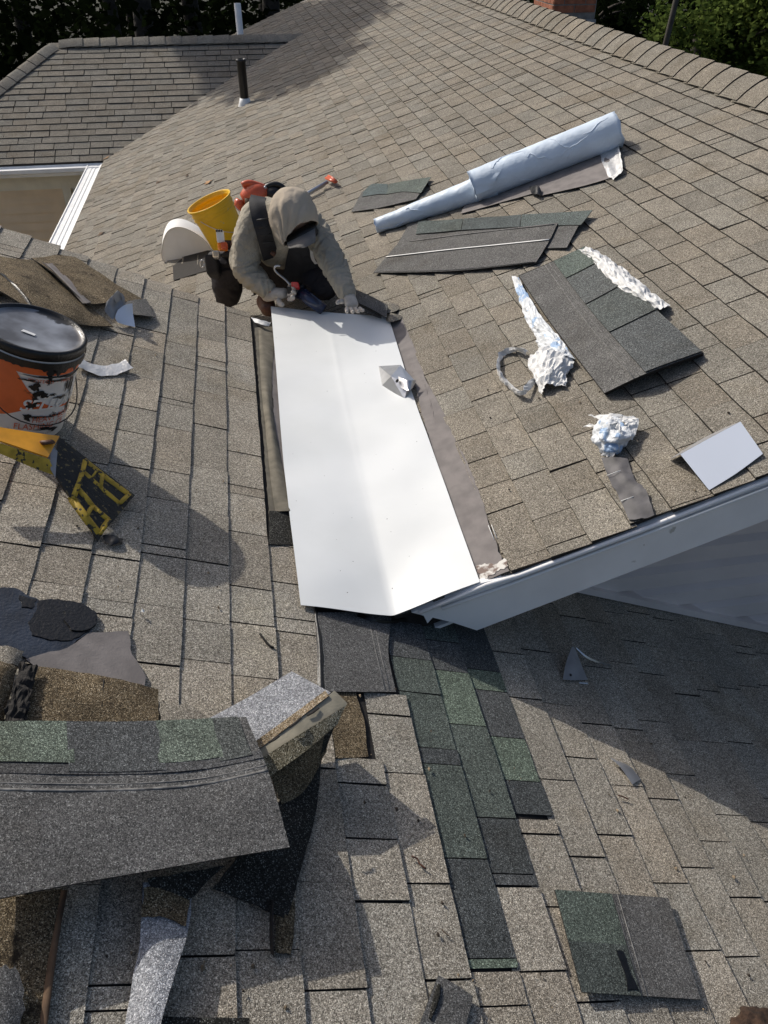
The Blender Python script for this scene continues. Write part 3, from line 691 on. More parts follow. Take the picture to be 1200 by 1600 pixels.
while z < CZ + EAVE_Z - 0.36:
    mk('siding_board', [V((FHX1 + 0.2, WY - 0.026, z)), V((WX1, WY - 0.026, z)), V((WX1, WY - 0.002, z + 0.118)), V((FHX1 + 0.2, WY - 0.002, z + 0.118)), V((FHX1 + 0.2, WY, z)), V((WX1, WY, z)), V((WX1, WY, z + 0.118)), V((FHX1 + 0.2, WY, z + 0.118))],
       [(0, 1, 2, 3), (7, 6, 5, 4), (0, 4, 5, 1), (1, 5, 6, 2), (2, 6, 7, 3), (3, 7, 4, 0)], M['siding_beige'], wb)
    z += 0.12
box('corner_post', None, WX1 - 0.01, WX1 + 0.10, WY - 0.035, WY + 0.1, 0, CZ + EAVE_Z - 0.3, M['trim'], house, bevel=0.006)
box('wall', None, WX1 + 0.05, 2.4, WY + 2.6, WY + 2.7, 0, CZ + EAVE_Z - 0.1, M['siding_beige'], house)
# walls of the rest of the house (seen only from the side)
box('wall', None, EAVE_X + 0.35, EAVE_X + 0.45, 2.1 * U, WY, 0, CZ + EAVE_Z - 0.05, M['siding_beige'], house)
box('wall', None, -3.2, 3.6, -2.4, -2.3, 0, CZ - 3.1, M['siding_beige'], house)
box('wall', None, 3.5, 3.6, -2.3, WALLY, 0, CZ - 3.2, M['siding_beige'], house)
mk('wall', [V((-3.2, 3.75, 0)), V((XV, 3.75, 0)), V((XV, 3.75, CZ + ZV - 0.12)), V((-3.2, 3.75, CZ + zL(-3.2) - 0.12)), V((-3.2, 3.85, 0)), V((XV, 3.85, 0)), V((XV, 3.85, CZ + ZV - 0.12)), V((-3.2, 3.85, CZ + zL(-3.2) - 0.12))],
   [(0, 1, 2, 3), (7, 6, 5, 4), (0, 4, 5, 1), (1, 5, 6, 2), (2, 6, 7, 3), (3, 7, 4, 0)], M['siding_beige'], house)
# chimney beyond the ridge: bricks on a lead apron
cx0 = DX(862, 40, 3.15).x; cy_ = DX(862, 30, 3.15).y
ch = empty('chimney', (3.45, cy_ + 0.3, CZ - 1.1), None, None) if False else None
chim = mk('chimney', [V(v) for v in [(3.16, cy_ + 0.01, CZ - 1.6), (3.60, cy_ + 0.01, CZ - 1.6), (3.60, cy_ + 0.6, CZ - 1.6), (3.16, cy_ + 0.6, CZ - 1.6), (3.16, cy_ + 0.01, CZ + 0.6), (3.60, cy_ + 0.01, CZ + 0.6), (3.60, cy_ + 0.6, CZ + 0.6), (3.16, cy_ + 0.6, CZ + 0.6)]],
          [(0, 3, 2, 1), (4, 5, 6, 7), (0, 1, 5, 4), (1, 2, 6, 5), (2, 3, 7, 6), (3, 0, 4, 7)], M['mortar'], house)
bme = None
zb_ = pix
ztop_lead = D(880, 22, cy_).z
for r_ in range(14):
    z = ztop_lead + 0.01 + r_ * 0.072
    for side in (0, 1):
        n_ = 2 if side == 0 else 3; Ls = 0.44 if side == 0 else 0.59; bw = Ls / (n_ - 0.0); off = (bw / 2 if r_ % 2 else 0)
        for i in range(n_ + (1 if r_ % 2 else 0)):
            a = max(0, i * bw - off); b = min(Ls, (i + 1) * bw - off) - 0.01
            if b - a < 0.03: continue
            pr = random.uniform(0.004, 0.009)
            if side == 0: o = box('brick', None, 3.16 + a, 3.16 + b, cy_ + 0.01 - pr, cy_ + 0.03, z, z + 0.06, M['brick'], chim)
            else: o = box('brick', None, 3.16 - pr, 3.18, cy_ + 0.02 + a, cy_ + 0.02 + b, z, z + 0.06, M['brick'], chim)
for i, (a, b) in enumerate(((3.14, 3.30), (3.305, 3.46), (3.465, 3.61))):
    box('lead_flashing', None, a, b, cy_ - 0.012, cy_ + 0.004, CZ - 1.5, ztop_lead - (0.0 if i == 0 else 0.05), M['lead'], chim)
box('lead_flashing', None, 3.145, 3.157, cy_ - 0.012, cy_ + 0.6, CZ - 1.5, ztop_lead, M['lead'], chim)

# ------------------------------------------------------------------ exposed underlay strips of the valley (parts of the roof)
def PL(pts, plane, h): return [plane(x, y, h) for x, y in pts]
def onroof(o, dk=None):
    WM[o] = Matrix.Translation(o.location); adopt(o, dk or (deckL)); return o
def strip(name, pts, plane, h, th, mats, jag=0.0, step=0.02, dk=None):
    o = polyslab(name, PL(pts, plane, h), plane.n, th, mats, jag=jag, step=step)
    return onroof(o, dk if dk else (deckL if plane is L else deckR))
# right of the metal: grey membrane, two overlapping lengths
strip('membrane_strip', [(606, 494), (628, 498), (655, 560), (664, 590), (690, 640), (704, 665), (716, 690), (690, 672), (640, 590), (610, 540)], R, 0.0115, 0.003, [M['felt'], M['asphalt']], 0.002)
strip('membrane_strip', [(640, 560), (664, 600), (680, 655), (700, 664), (727, 716), (742, 752), (757, 790), (766, 830), (775, 845), (778, 862), (796, 892), (752, 910), (720, 850), (660, 650)], R, 0.0135, 0.003, [M['felt'], M['asphalt']], 0.003)
strip('sealant_patch', [(744, 884), (757, 880), (772, 882), (788, 872), (794, 884), (768, 898), (752, 908)], R, 0.0155, 0.002, [plain('crusty_sealant', (.62,.6,.56), .7, c2=(.16,.11,.09), scale=45, thr=(.42,.55)), M['felt']], 0.005, 0.008)
for a, b in (((763, 821), (772, 843)), ((768, 820), (776, 841))):
    o = tube('staple_mark', [R(*a, 0.0145), R(*b, 0.0145)], 0.0012, M['cream_line'], seg=5); onroof(o, deckR)
# left of the metal: brown felt and grey underlay
strip('underlay', [(398, 512), (430, 510), (476, 840), (440, 852), (424, 852), (412, 690), (404, 600)], L, 0.004, 0.003, [M['felt_brown'], M['asphalt']], 0.002)
strip('underlay', [(407, 528), (430, 526), (452, 700), (464, 798), (447, 780), (432, 740), (421, 700), (422, 672), (428, 650), (425, 600), (412, 565)], L, 0.008, 0.003, [M['felt'], M['asphalt']], 0.003)
strip('underlay', [(421, 798), (455, 800), (462, 852), (420, 850)], L, 0.0085, 0.003, [M['under'], M['asphalt']], 0.002)
tr = sheet('torn_felt_edge', PG(L, [[(404, 516, .006), (410, 516, .012), (430, 522, .010)], [(408, 600, .006), (416, 600, .016), (424, 604, .008)], [(416, 680, .006), (424, 676, .022), (432, 684, .008)], [(424, 760, .006), (438, 764, .014), (452, 770, .010)], [(430, 800, .006), (452, 800, .018), (470, 800, .012)]]), [M['felt_brown'], M['asphalt'], M['asphalt']], thick=0.002, k=4, wave=0.003, wscale=30, ragged=0.004); onroof(tr, deckL)
# below the metal: uncovered top half of a new shingle with nailing lines, tar along its edge
o = sheet('headlap', PG(L, [[(492, 958, .008), (560, 958, .009), (612, 962, .010)], [(500, 1020, .008), (556, 1020, .009), (606, 1020, .009)], [(506, 1082, .008), (560, 1082, .009), (618, 1082, .009)]]), [M['headlap'], M['asphalt'], M['asphalt']], thick=0.003, k=4, wave=0.001); onroof(o, deckL)
for xa, xb in ((576, 602), (583, 609)):
    o = tube('nail_line', [L(xa, 966, .0125), L((xa + xb) / 2 - 1, 1022, .0125), L(xb, 1078, .0125)], 0.0014, M['line_pale'], seg=6, flat=0.4); onroof(o, deckL)
o = sheet('tar_bead', PG(L, [[(489, 950, .005), (493, 950, .012), (497, 950, .005)], [(495, 1010, .005), (500, 1010, .014), (504, 1012, .005)], [(497, 1075, .005), (503, 1076, .012), (509, 1078, .005)]]), M['tar'], thick=0.002, k=4, wave=0.003, wscale=60); onroof(o, deckL)
o = sheet('tar_bead', PG(L, [[(560, 958, .012), (590, 968, .02), (622, 968, .022), (652, 958, .03)], [(556, 964, .009), (590, 973, .012), (622, 972, .012), (656, 962, .02)]]), [M['tar']], thick=0.003, k=5, kr=2, wave=0.004, wscale=60, ragged=0.003); onroof(o, deckL)
strip('old_shingle_remnant', [(508, 1080), (556, 1082), (568, 1120), (576, 1182), (512, 1186), (500, 1130)], L, 0.006, 0.004, [M['brown'], M['asphalt']], 0.002)

# ------------------------------------------------------------------ the white metal sheet in the valley
Lp = [(423, 478), (431, 570), (441, 700), (455, 825), (470, 945)]
Rp = [(607, 495), (643, 610), (682, 720), (717, 818), (750, 910)]
rows = []
for i, (a, b) in enumerate(zip(Lp, Rp)):
    pa, pb = L(*a, .020), R(*b, .020); vy = (pa.y + pb.y) / 2
    fl = (.90, .78, .64, .48, .24)[i]
    ch_ = pa.lerp(pb, .5); vv = V((XV + .02, vy - (0.02 if i == 4 else 0), ZV + 0.022)) + O; vv = vv.lerp(ch_, fl)
    row = [pa, pa.lerp(vv, .33), pa.lerp(vv, .66) + V((0, 0, .001)), pa.lerp(vv, .9) + V((0, 0, .003)), vv + V((.0, 0, .006)), pb.lerp(vv, .9) + V((0, 0, .003)), pb.lerp(vv, .62), pb.lerp(vv, .3), pb]
    rows.append(row)
ms = sheet('metal_flashing_sheet', rows, [M['white_metal'], M['white_paint'], M['white_paint']], thick=0.0012, k=4, kr=10, wave=0.009, wscale=4.2, seed=2)
tagit(ms, 'long white sheet of metal flashing laid down the valley between the two roof slopes', 'metal sheet')
t = empty('metal_offcut', R(618, 600, .02), 'crumpled bare metal scrap resting on the right edge of the white flashing sheet', 'metal scrap')
A, B_, C_, D_, E_, G_ = R(592, 572, .05), R(626, 570, .055), R(650, 597, .04), R(632, 624, .022), R(588, 611, .024), R(611, 588, .085)
H_ = R(638, 600, .062)
mk('folded_plate', [A, B_, C_, D_, E_, G_, H_], [(4, 5, 0), (4, 3, 5), (0, 5, 1), (5, 6, 1), (1, 6, 2), (6, 3, 2), (5, 3, 6)], M['galv'], t)
sheet('bent_tab', [[R(622, 588, .085), R(636, 594, .08), R(650, 594, .06)], [R(626, 606, .06), R(638, 610, .06), R(646, 604, .04)]], M['galv'], t, thick=0.0008, k=3, wave=0.004, wscale=40)
tube('rivet', [R(620, 596, .078), R(621, 594, .09)], 0.006, M['black'], t, seg=8)
o = sheet('plastic_scrap', PG(L, [[(392, 496, .012), (408, 500, .03), (424, 504, .02)], [(398, 504, .010), (411, 508, .026), (420, 510, .02)]]), M['film'], thick=0.001, k=4, wave=0.004, wscale=60, ragged=0.002)
tagit(o, 'small white strip of plastic beside the top left corner of the metal sheet', 'plastic scrap')

# ------------------------------------------------------------------ tar pail
pb_ = V((-0.452 * U, 1.3235 * U, 0)); s_ = (pb_.x - XV) / cos(SL); PB = L.at(s_, pb_.y, 0.009); PN = L.n; PHt, PRt = 0.185 * U, 0.0843 * U
pail = empty('tar_pail', PB, 'orange and white pail of flashing cement, smeared with tar and closed with a black lid', 'pail')
pu = (V((1, 0, 0)) - PN * PN.x).normalized(); pv = PN.cross(pu)
def prad(h): return PRt * (0.87 + 0.09 * h / PHt)
lathe('body', PB, PN, [(0.001, 0.004), (prad(0) - 0.006, 0.0), (prad(0), 0.008), (prad(.1), .1), (prad(.2), .2), (prad(PHt - .055), PHt - 0.055), (prad(PHt) + .006, PHt - 0.05), (prad(PHt) + .006, PHt - 0.03), (prad(PHt), PHt - 0.012), (prad(PHt) - .004, PHt - .012)], M['white_label'], pail, seg=64)
def on_pail(a, h, e=0.0): return PB + PN * h + (pu * cos(a) + pv * sin(a)) * (prad(h) + e)
def band(name, fn0, fn1, a0, a1, mat, e=0.0012, n=40):
    vs, fs = [], []
    for i in range(n + 1):
        a = a0 + (a1 - a0) * i / n; h0, h1 = fn0(a), fn1(a)
        for j in range(4): vs.append(on_pail(a, h0 + (h1 - h0) * j / 3, e))
    for i in range(n):
        for j in range(3): q = i * 4 + j; fs.append((q, q + 4, q + 5, q + 1))
    return mk(name, vs, fs, mat, pail, smooth=True)
hm = -0.92                                     # angle that faces the camera
band('label_band', lambda a: PHt - .085, lambda a: PHt - .0545, -2.6, 1.2, M['orange_label'])
sw = lambda a: 0.13 + 0.05 * math.tanh((hm - 0.35 - a) * 2.2) + 0.015 * (a - hm)
band('label_band', lambda a: 0.105 + 0.0 * a - 0.03 * math.tanh((hm - 0.7 - a) * 3), lambda a: 0.20 - 0.05 * (a - hm) + 0.045 * math.tanh((hm - 0.7 - a) * 3) - 0.012 * cos((a - hm - 0.1) * 3), -2.5, -0.15, M['orange_label'])
def ptext(s, ang, h, size, mat, e=0.003, sx=1.0, slope=0.0, shear=0.0, bold=0.0):
    text_on('lettering', s, size, mat, lambda x, y: on_pail(ang + x * sx / prad(h), h + y + slope * x, e), pail, shear=shear, bold=bold)
ptext('SELLUDO', hm - 0.60, 0.120, 0.060, M['print_white'], sx=0.9, slope=0.10, shear=0.3, bold=0.0012)
ptext('PROTECTS  \u2022  PROLO', hm - 0.52, 0.232, 0.017, M['print_orange'], sx=0.95, slope=-0.02)
ptext('HEAVY BODY', hm - 0.30, 0.078, 0.030, M['print_orange'], sx=0.85, slope=0.07)
ptext('FLASHING CE', hm - 0.66, 0.046, 0.032, M['print_orange'], sx=0.85, slope=0.07)
ptext('PLASTIC ROOF CEMENT', hm - 0.45, 0.026, 0.010, M['print_grey'], slope=0.05)
ptext('NET 3.5 GAL', hm - 0.45, 0.013, 0.010, M['print_grey'], slope=0.05)
for qi, (a, h, w_, hh) in enumerate(((hm - .34, .212, .045, .030), (hm - .25, .190, .05, .022), (hm - .12, .183, .035, .018), (hm + .05, .186, .03, .012), (hm + .26, .172, .075, .020), (hm - .36, .145, .035, .030), (hm + .10, .100, .14, .011), (hm + .06, .050, .09, .012), (hm + .30, .043, .05, .013), (hm - .42, .098, .035, .030), (hm + .47, .215, .014, .075), (hm + .56, .205, .018, .10), (hm + .38, .208, .012, .05), (hm - .5, .236, .09, .010), (hm + .1, .238, .11, .010), (hm - .1, .252, .2, .008), (hm + .45, .25, .12, .012), (hm + .62, .12, .02, .05), (hm - .45, .03, .012, .02))):
    n_ = 36; vs = [on_pail(a, h, .0042)]
    for i in range(n_):
        t_ = 2 * pi * i / n_; k_ = .75 + .85 * noise.noise(V((cos(t_) * 1.4 + qi * 3.1, sin(t_) * 1.4, qi))) + .35 * noise.noise(V((cos(t_) * 4 + qi, sin(t_) * 4, qi * 2.0)))
        vs.append(on_pail(a + cos(t_) * w_ / 2 * k_ / prad(h), h + sin(t_) * hh / 2 * k_, .0034))
    mk('tar_smear', vs, [(0, 1 + i, 1 + (i + 1) % n_) for i in range(n_)], M['tar'], pail, smooth=True)
band('tar_drip', lambda a: PHt - .058 - .05 * max(0, noise.noise(V((a * 3.1, 1, 0)))) - .045 * max(0, noise.noise(V((a * 7.3, 7, 0)))) ** 1.5, lambda a: PHt - .0545, -2.6, 1.2, M['tar'], e=.0098, n=140)
band('tar_drip', lambda a: PHt - .0545, lambda a: PHt - .034, -3.1, 3.1, M['tar'], e=.0115, n=120)
lid = lathe('lid', PB + PN * (PHt - 0.032), PN, [(PRt - .006, 0.0), (PRt + .001, .002), (PRt + .002, .026), (PRt - .002, .033), (PRt - .009, .033), (PRt - .013, .024), (PRt - .03, .021), (PRt * .5, .018), (0.001, .0175)], [M['lid'], M['tar']], pail, seg=72, mi=[1, 1, 1, 1, 1, 0, 0, 0])
polyslab('paper_scrap', [PB + PN * (PHt - .008) + q for q in (D(18, 510, 2.4) - D(60, 520, 2.4) + (D(30, 512, 2.4) - D(30, 512, 2.4)),)] and [PB + PN * (PHt - .0105) + pu * a + pv * b for a, b in ((-.035, -.025), (.006, -.034), (.008, -.022), (-.03, -.012))], PN, 0.001, M['white_paint'], lid)
hp_ = []
for i in range(25):
    t_ = i / 24 * pi; a = hm + 0.05 + cos(t_) * 1.5
    hp_.append(on_pail(a, PHt - .07 - sin(t_) ** 0.8 * .19, .006 + .02 * sin(t_)))
tube('bail_handle', hp_, 0.0022, M['black'], pail, seg=6)

# ------------------------------------------------------------------ yellow tool with the ribbed, tar-covered foot
tool = empty('ribbed_foot_tool', L(130, 780, .0), 'orange-yellow plastic tool with a black ribbed foot, lying below the tar pail', 'tool')
sheet('handle', [[L(-80, 655, .17), L(-10, 668, .16), L(60, 679, .15), L(92, 683, .14)], [L(-80, 672, .16), L(-10, 688, .15), L(50, 708, .14), L(74, 716, .13)]], M['tool_yellow'], tool, thick=0.006, k=4, kr=3)
sheet('handle_side', [[L(-80, 673, .158), L(-10, 689, .148), L(50, 709, .138), L(76, 718, .128)], [L(-80, 684, .13), L(-10, 704, .12), L(50, 730, .105), L(88, 744, .095)]], [M['tool_rib']], tool, thick=0.005, k=4, kr=2, up=V((0, -1, 0.2)))
tube('eyelet', [L(66, 692, .155), L(82, 690, .150)], 0.012, M['leather'], tool, seg=12, flat=0.5)
f00, f01, f10, f11 = L(84, 742, .10), L(90, 684, .135), L(152, 846, .014), L(209, 776, .022)
def blade(u_, v_, e=0.0):   # u: along the foot, v: across
    a = f00.lerp(f10, u_); b = f01.lerp(f11, u_); p = a.lerp(b, v_)
    return p + V((0, -0.35, 1)).normalized() * (e + 0.006 * sin(pi * v_))
bl = sheet('foot', [[blade(i / 8, j / 6) + (V((0, 0, random.uniform(-.002, .002)))) for j in range(7)] for i in range(9)], [M['tool_black'], M['tool_black'], M['tool_black']], tool, thick=0.007, k=2, kr=2, wave=0.0015, wscale=70)
sheet('collar_plate', [[blade(-.06, 0, .006), blade(-.06, .35, .008), blade(-.06, .6, .008)], [blade(.06, -0.02, .009), blade(.05, .35, .011), blade(.04, .6, .010)]], M['galv_grey'], tool, thick=0.003, k=3)
def rib(pts, r=0.0065):
    r *= 1.6; tube('rib', [blade(u_, v_, .0085) for u_, v_ in pts], r, M['tool_rib'], tool, seg=6, flat=0.35)
rib([(.42, .04), (.40, .5), (.36, .93)], .008); rib([(.42, .05), (.7, .06), (.97, .08)], .008); rib([(.36, .93), (.7, .93), (.95, .95)], .008)
rib([(.42, .30), (.58, .31), (.7, .30)]); rib([(.70, .06), (.70, .30)]); rib([(.70, .30), (.97, .36)]); rib([(.97, .08), (.96, .36)], .008)
rib([(.38, .68), (.6, .68), (.94, .70)]); rib([(.66, .66), (.60, .93)]); rib([(.94, .70), (.95, .95)], .008); rib([(.52, .93), (.52, .70)], .005)
o = sheet('tar_rag', PG(L, [[(160, 838, .01), (176, 836, .022), (192, 842, .01)], [(164, 850, .01), (178, 852, .018), (194, 850, .01)]]), M['tar'], thick=0.002, k=4, wave=0.008, wscale=50, ragged=0.006)
tagit(o, 'small black tarry wad at the tip of the ribbed foot', 'tar wad')

# ------------------------------------------------------------------ torn old shingles behind the pail
def flap(name, rows, mats, label, cat, thick=0.004, k=4, wave=0.006, wscale=9, ragged=0.004, group=None, seed=0, **kw):
    o = sheet(name, rows, mats, thick=thick, k=k, wave=wave, wscale=wscale, ragged=ragged, seed=seed, **kw); return tagit(o, label, cat, group)
BR = [M['brown'], M['asphalt'], M['under']]
SB = [M['shingle'], M['asphalt'], M['under']]
flap('torn_shingle', PG(L, [[(-30, 398, .03), (30, 404, .03), (60, 408, .018)], [(-30, 432, .06), (45, 440, .07), (100, 448, .018)], [(40, 480, .075), (85, 482, .065), (150, 488, .025)], [(118, 508, .04), (150, 511, .028), (178, 512, .016)]]), BR, 'brown torn shingle flap curling up just behind the tar pail', 'shingle')
flap('torn_shingle', PG(L, [[(48, 404, .018), (85, 400, .015), (118, 402, .012)], [(85, 430, .05), (122, 426, .03), (156, 428, .014)], [(114, 456, .06), (150, 452, .04), (186, 448, .015)], [(138, 476, .05), (172, 474, .04), (226, 470, .014)]]), BR, 'brown torn shingle flap with a dark folded left edge, above the metal scrap', 'shingle', seed=3)
o = sheet('tar_strip', PG(L, [[(-10, 425, .05), (4, 428, .075), (12, 434, .05)], [(20, 452, .06), (30, 452, .085), (38, 462, .05)], [(42, 482, .05), (50, 480, .075), (62, 488, .05)]]), M['tar'], thick=0.003, k=4, wave=0.006, wscale=40); tagit(o, 'black tar-coated strip curling along the edge of the torn flap above the pail', 'tar strip')
o = sheet('tar_strip', PG(L, [[(66, 410, .035), (74, 412, .05), (82, 412, .03)], [(98, 440, .05), (104, 442, .066), (110, 440, .05)], [(130, 474, .05), (136, 474, .06), (144, 472, .045)]]), M['felt'], thick=0.002, k=4, wave=0.004, wscale=40); tagit(o, 'grey membrane edge under the torn flap above the metal scrap', 'membrane strip')
flap('torn_shingle', PG(L, [[(182, 476, .02), (206, 470, .03), (228, 468, .016)], [(190, 492, .03), (212, 494, .035), (242, 497, .02)]]), [M['headlap'], M['asphalt'], M['under']], 'small dark grey shingle corner right of the metal scrap', 'shingle')
sc = empty('metal_scrap', L(190, 490, .01), 'crumpled curled scrap of bare metal lying among the torn shingles', 'metal scrap')
sheet('curled_plate', PG(L, [[(166, 474, .075), (176, 462, .095), (190, 458, .10), (196, 474, .06)], [(164, 486, .04), (172, 480, .06), (184, 476, .06), (192, 484, .05)], [(176, 500, .02), (180, 496, .03), (186, 492, .035), (192, 494, .03)]]), [M['galv_grey'], M['galv'], M['galv']], sc, thick=0.0008, k=4, wave=0.004, wscale=30)
sheet('bright_plate', PG(L, [[(184, 484, .055), (196, 476, .075), (207, 474, .07)], [(180, 496, .035), (194, 492, .045), (208, 490, .045)], [(184, 504, .018), (197, 508, .02), (211, 511, .02)]]), [M['galv_white'], M['galv'], M['galv']], sc, thick=0.0008, k=4, wave=0.003, wscale=30)
sheet('upright_tab', PG(L, [[(176, 462, .10), (184, 454, .125), (190, 460, .11)], [(182, 474, .07), (188, 468, .085), (192, 472, .08)]]), M['galv_grey'], sc, thick=0.0008, k=3)
flap('foil_tape', PG(L, [[(112, 556, .03), (130, 562, .02), (150, 570, .014), (176, 570, .016), (196, 562, .03)], [(116, 572, .03), (134, 578, .02), (152, 587, .013), (182, 586, .014), (209, 574, .03)]]), M['tape'], 'strip of silver foil tape lying right of the tar pail', 'tape', thick=0.0008, wave=0.006, wscale=36, ragged=0.004)
flap('foil_tape', PG(L, [[(104, 490, .05), (112, 492, .05), (120, 496, .045)], [(106, 500, .03), (113, 503, .03), (119, 506, .03)]]), M['tape'], 'tiny bit of silver foil sticking out behind the pail lid', 'tape', thick=0.0008)

# ------------------------------------------------------------------ tar patch and membrane left of centre
def blob(name, pts, plane, h, mat, label, cat, jag=0.006, th=0.004, step=0.012):
    o = polyslab(name, PL(pts, plane, h), plane.n, th, mat, jag=jag, step=step); return tagit(o, label, cat)
blob('tar_patch', [(-40, 915), (30, 921), (62, 938), (90, 938), (128, 943), (148, 955), (150, 975), (138, 990), (120, 1000), (100, 1015), (60, 1030), (-40, 1012)], L, .0125, [M['tar_shiny'], M['tar']], 'wet black patch of roofing cement spread over the shingles at the left edge', 'tar patch')
for pts_, h_ in (([(60, 938), (92, 936), (128, 942), (149, 955), (152, 972), (140, 986), (112, 1000), (80, 1000), (50, 992), (44, 972), (56, 955)], .0150), ([(104, 944), (130, 946), (150, 958), (151, 974), (136, 984), (112, 984), (100, 968)], .0185), ([(30, 930), (58, 936), (50, 950), (34, 948)], .0150)):
    blob('tar_smear', pts_, L, h_, [M['tar'], M['tar']], 'rough matt layer of black cement on top of the wet tar patch' if h_ == .0150 and pts_[0][0] == 60 else ('thick ragged black daub at the right end of the wet tar patch' if h_ > .016 else 'small black daub at the top of the wet tar patch'), 'tar', jag=.0028, th=.004, step=.010)
strip('membrane_strip', [(40, 1030), (105, 1012), (140, 988), (200, 986), (206, 1022), (228, 1056), (226, 1072), (150, 1062), (60, 1048)], L, .0135, .003, [M['felt'], M['asphalt']], .003)
flap('brown_shingle', PG(L, [[(52, 1042, .03), (120, 1050, .03), (190, 1064, .03), (247, 1078, .022)], [(42, 1085, .04), (115, 1092, .045), (185, 1096, .04), (248, 1110, .022)], [(32, 1140, .045), (110, 1140, .05), (180, 1140, .045), (249, 1142, .03)]]), BR, 'aged brown two-tab shingle above the big green-grey shingle strip', 'shingle', thick=0.004, wave=0.004)
tube('slot', [L(162, 1062, .039), L(159, 1104, .049)], 0.0014, M['asphalt'], bpy.data.objects['brown_shingle'], seg=5)
flap('tar_bundle', PG(L, [[(36, 1040, .045), (44, 1040, .055), (54, 1044, .045)], [(20, 1085, .055), (32, 1085, .065), (46, 1090, .055)], [(2, 1135, .06), (18, 1138, .07), (36, 1140, .055)]]), M['asphalt'], 'black tarry folded strip left of the aged brown shingle', 'tar strip', thick=0.004, wave=0.003, crease=0.006, wscale=30, smooth=False, k=7, ragged=0.0)
flap('torn_shingle', PG(L, [[(-30, 1008, .03), (10, 1012, .035), (38, 1018, .02)], [(-30, 1040, .05), (10, 1042, .05), (30, 1046, .025)]]), SB, 'torn grey shingle corner at the left edge under the wet tar', 'shingle', wave=0.008, ragged=0.008)
flap('torn_shingle', PG(L, [[(-30, 1030, .06), (0, 1034, .06), (28, 1044, .045)], [(-30, 1056, .07), (-2, 1060, .065), (20, 1062, .045)], [(-30, 1140, .05), (-10, 1140, .05), (2, 1140, .04)]]), BR, 'brown torn shingle edge at the left edge beside the tarry strip', 'shingle', wave=0.006, ragged=0.006)
flap('torn_shingle', PG(L, [[(246, 1098, .018), (270, 1100, .02), (300, 1104, .015)], [(246, 1135, .025), (275, 1135, .025), (340, 1135, .018)]]), SB, 'grey shingle remnant between the brown shingle and the folded silver one', 'shingle', wave=0.006, ragged=0.008)

# ------------------------------------------------------------------ the big new shingle strip and the folded one under it
big = empty('shingle_strip', L(200, 1300, .05), 'large new green and charcoal shingle strip lying across the lower left roof', 'shingle strip')
HB = .115
rowsP = [[(-70, 1132, .085), (60, 1130, .09), (185, 1131, .095), (300, 1127, .105), (384, 1122, .125)], [(-70, 1240, .10), (60, 1243, .11), (200, 1242, .115), (320, 1232, .12), (420, 1210, .14)], [(-70, 1420, .10), (60, 1393, .10), (200, 1368, .11), (330, 1345, .12), (452, 1325, .13)]]
sheet('backing', PG(L, rowsP), [M['headlap'], M['asphalt'], M['under']], big, thick=0.004, k=6, wave=0.002, wscale=6)
G1 = [M['shingle_new'], M['asphalt'], M['asphalt']]
BS = Surf(PG(L, rowsP))
def ubig(x): return (x + 70) / 470 * .965
for x0, x1, v1_, c in ((-70, 92, .30, (1.12,1.28,1.08,1)), (93, 224, .36, (.72,.72,.76,1)), (225, 330, .31, (1.1,1.24,1.06,1)), (331, 387, .34, (.76,.78,.77,1))):
    tab_on(BS, ubig(x0), min(1, ubig(x1) + .02), 0.0, v1_, .0045, c, G1, big)
tab_on(BS, .10, 1.0, .31, .375, .0040, (.75, .77, .8, 1), [M['headlap'], M['asphalt'], M['asphalt']], big, th=.002)
for vv_, r_ in ((.475, .0032), (.435, .0016)):
    tube('nail_line', [BS(i / 14, vv_, .0045) for i in range(15)], r_, M['line_pale'], big, seg=6, k=3, flat=0.4)
fs2 = empty('folded_shingle', L(450, 1150, .03), 'folded old shingle showing its silvery underside, sticking out from under the big shingle strip', 'shingle')
sheet('silver_face', PG(L, [[(318, 1128, .05), (390, 1090, .09), (456, 1051, .12)], [(362, 1150, .07), (420, 1112, .11), (484, 1066, .14)], [(400, 1172, .09), (450, 1132, .13), (517, 1084, .16)]]), [M['silver'], M['asphalt'], M['under']], fs2, thick=0.004, k=4, wave=0.002, linear=True)
sheet('rusty_line', PG(L, [[(398, 1160, .096), (448, 1124, .135), (508, 1080, .163)], [(404, 1172, .096), (454, 1134, .136), (514, 1088, .165)]]), [M['tan'], M['asphalt'], M['asphalt']], fs2, thick=0.003, k=4, linear=True)
sheet('olive_face', PG(L, [[(404, 1172, .093), (454, 1134, .133), (522, 1080, .165)], [(412, 1188, .094), (466, 1148, .134), (542, 1100, .16)], [(418, 1200, .092), (476, 1160, .131), (536, 1108, .155)]]), [M['olive'], M['asphalt'], M['under']], fs2, thick=0.003, k=4, wave=0.003, wscale=14, linear=True)
sheet('granule_face', PG(L, [[(410, 1184, .098), (464, 1150, .137), (538, 1104, .162)], [(422, 1214, .088), (478, 1174, .126), (526, 1132, .144)]]), [M['olive_gran'], M['asphalt'], M['under']], fs2, thick=0.003, k=4, wave=0.003, linear=True)
sheet('dark_face', PG(L, [[(422, 1212, .085), (477, 1173, .122), (524, 1133, .140)], [(434, 1240, .05), (482, 1200, .07), (512, 1164, .08)], [(446, 1276, .02), (474, 1236, .03), (500, 1196, .04)]]), [M['brown'], M['asphalt'], M['under']], fs2, thick=0.003, k=4, wave=0.003, linear=True)
for a, b in (((452, 1136), (470, 1122)), ((480, 1118), (498, 1106)), ((420, 1160), (436, 1150))):
    tube('torn_spot', [L(*a, .152), L((a[0] + b[0]) / 2, (a[1] + b[1]) / 2 + 1, .156), L(*b, .158)], 0.0035, M['asphalt'], fs2, seg=7, flat=0.35)
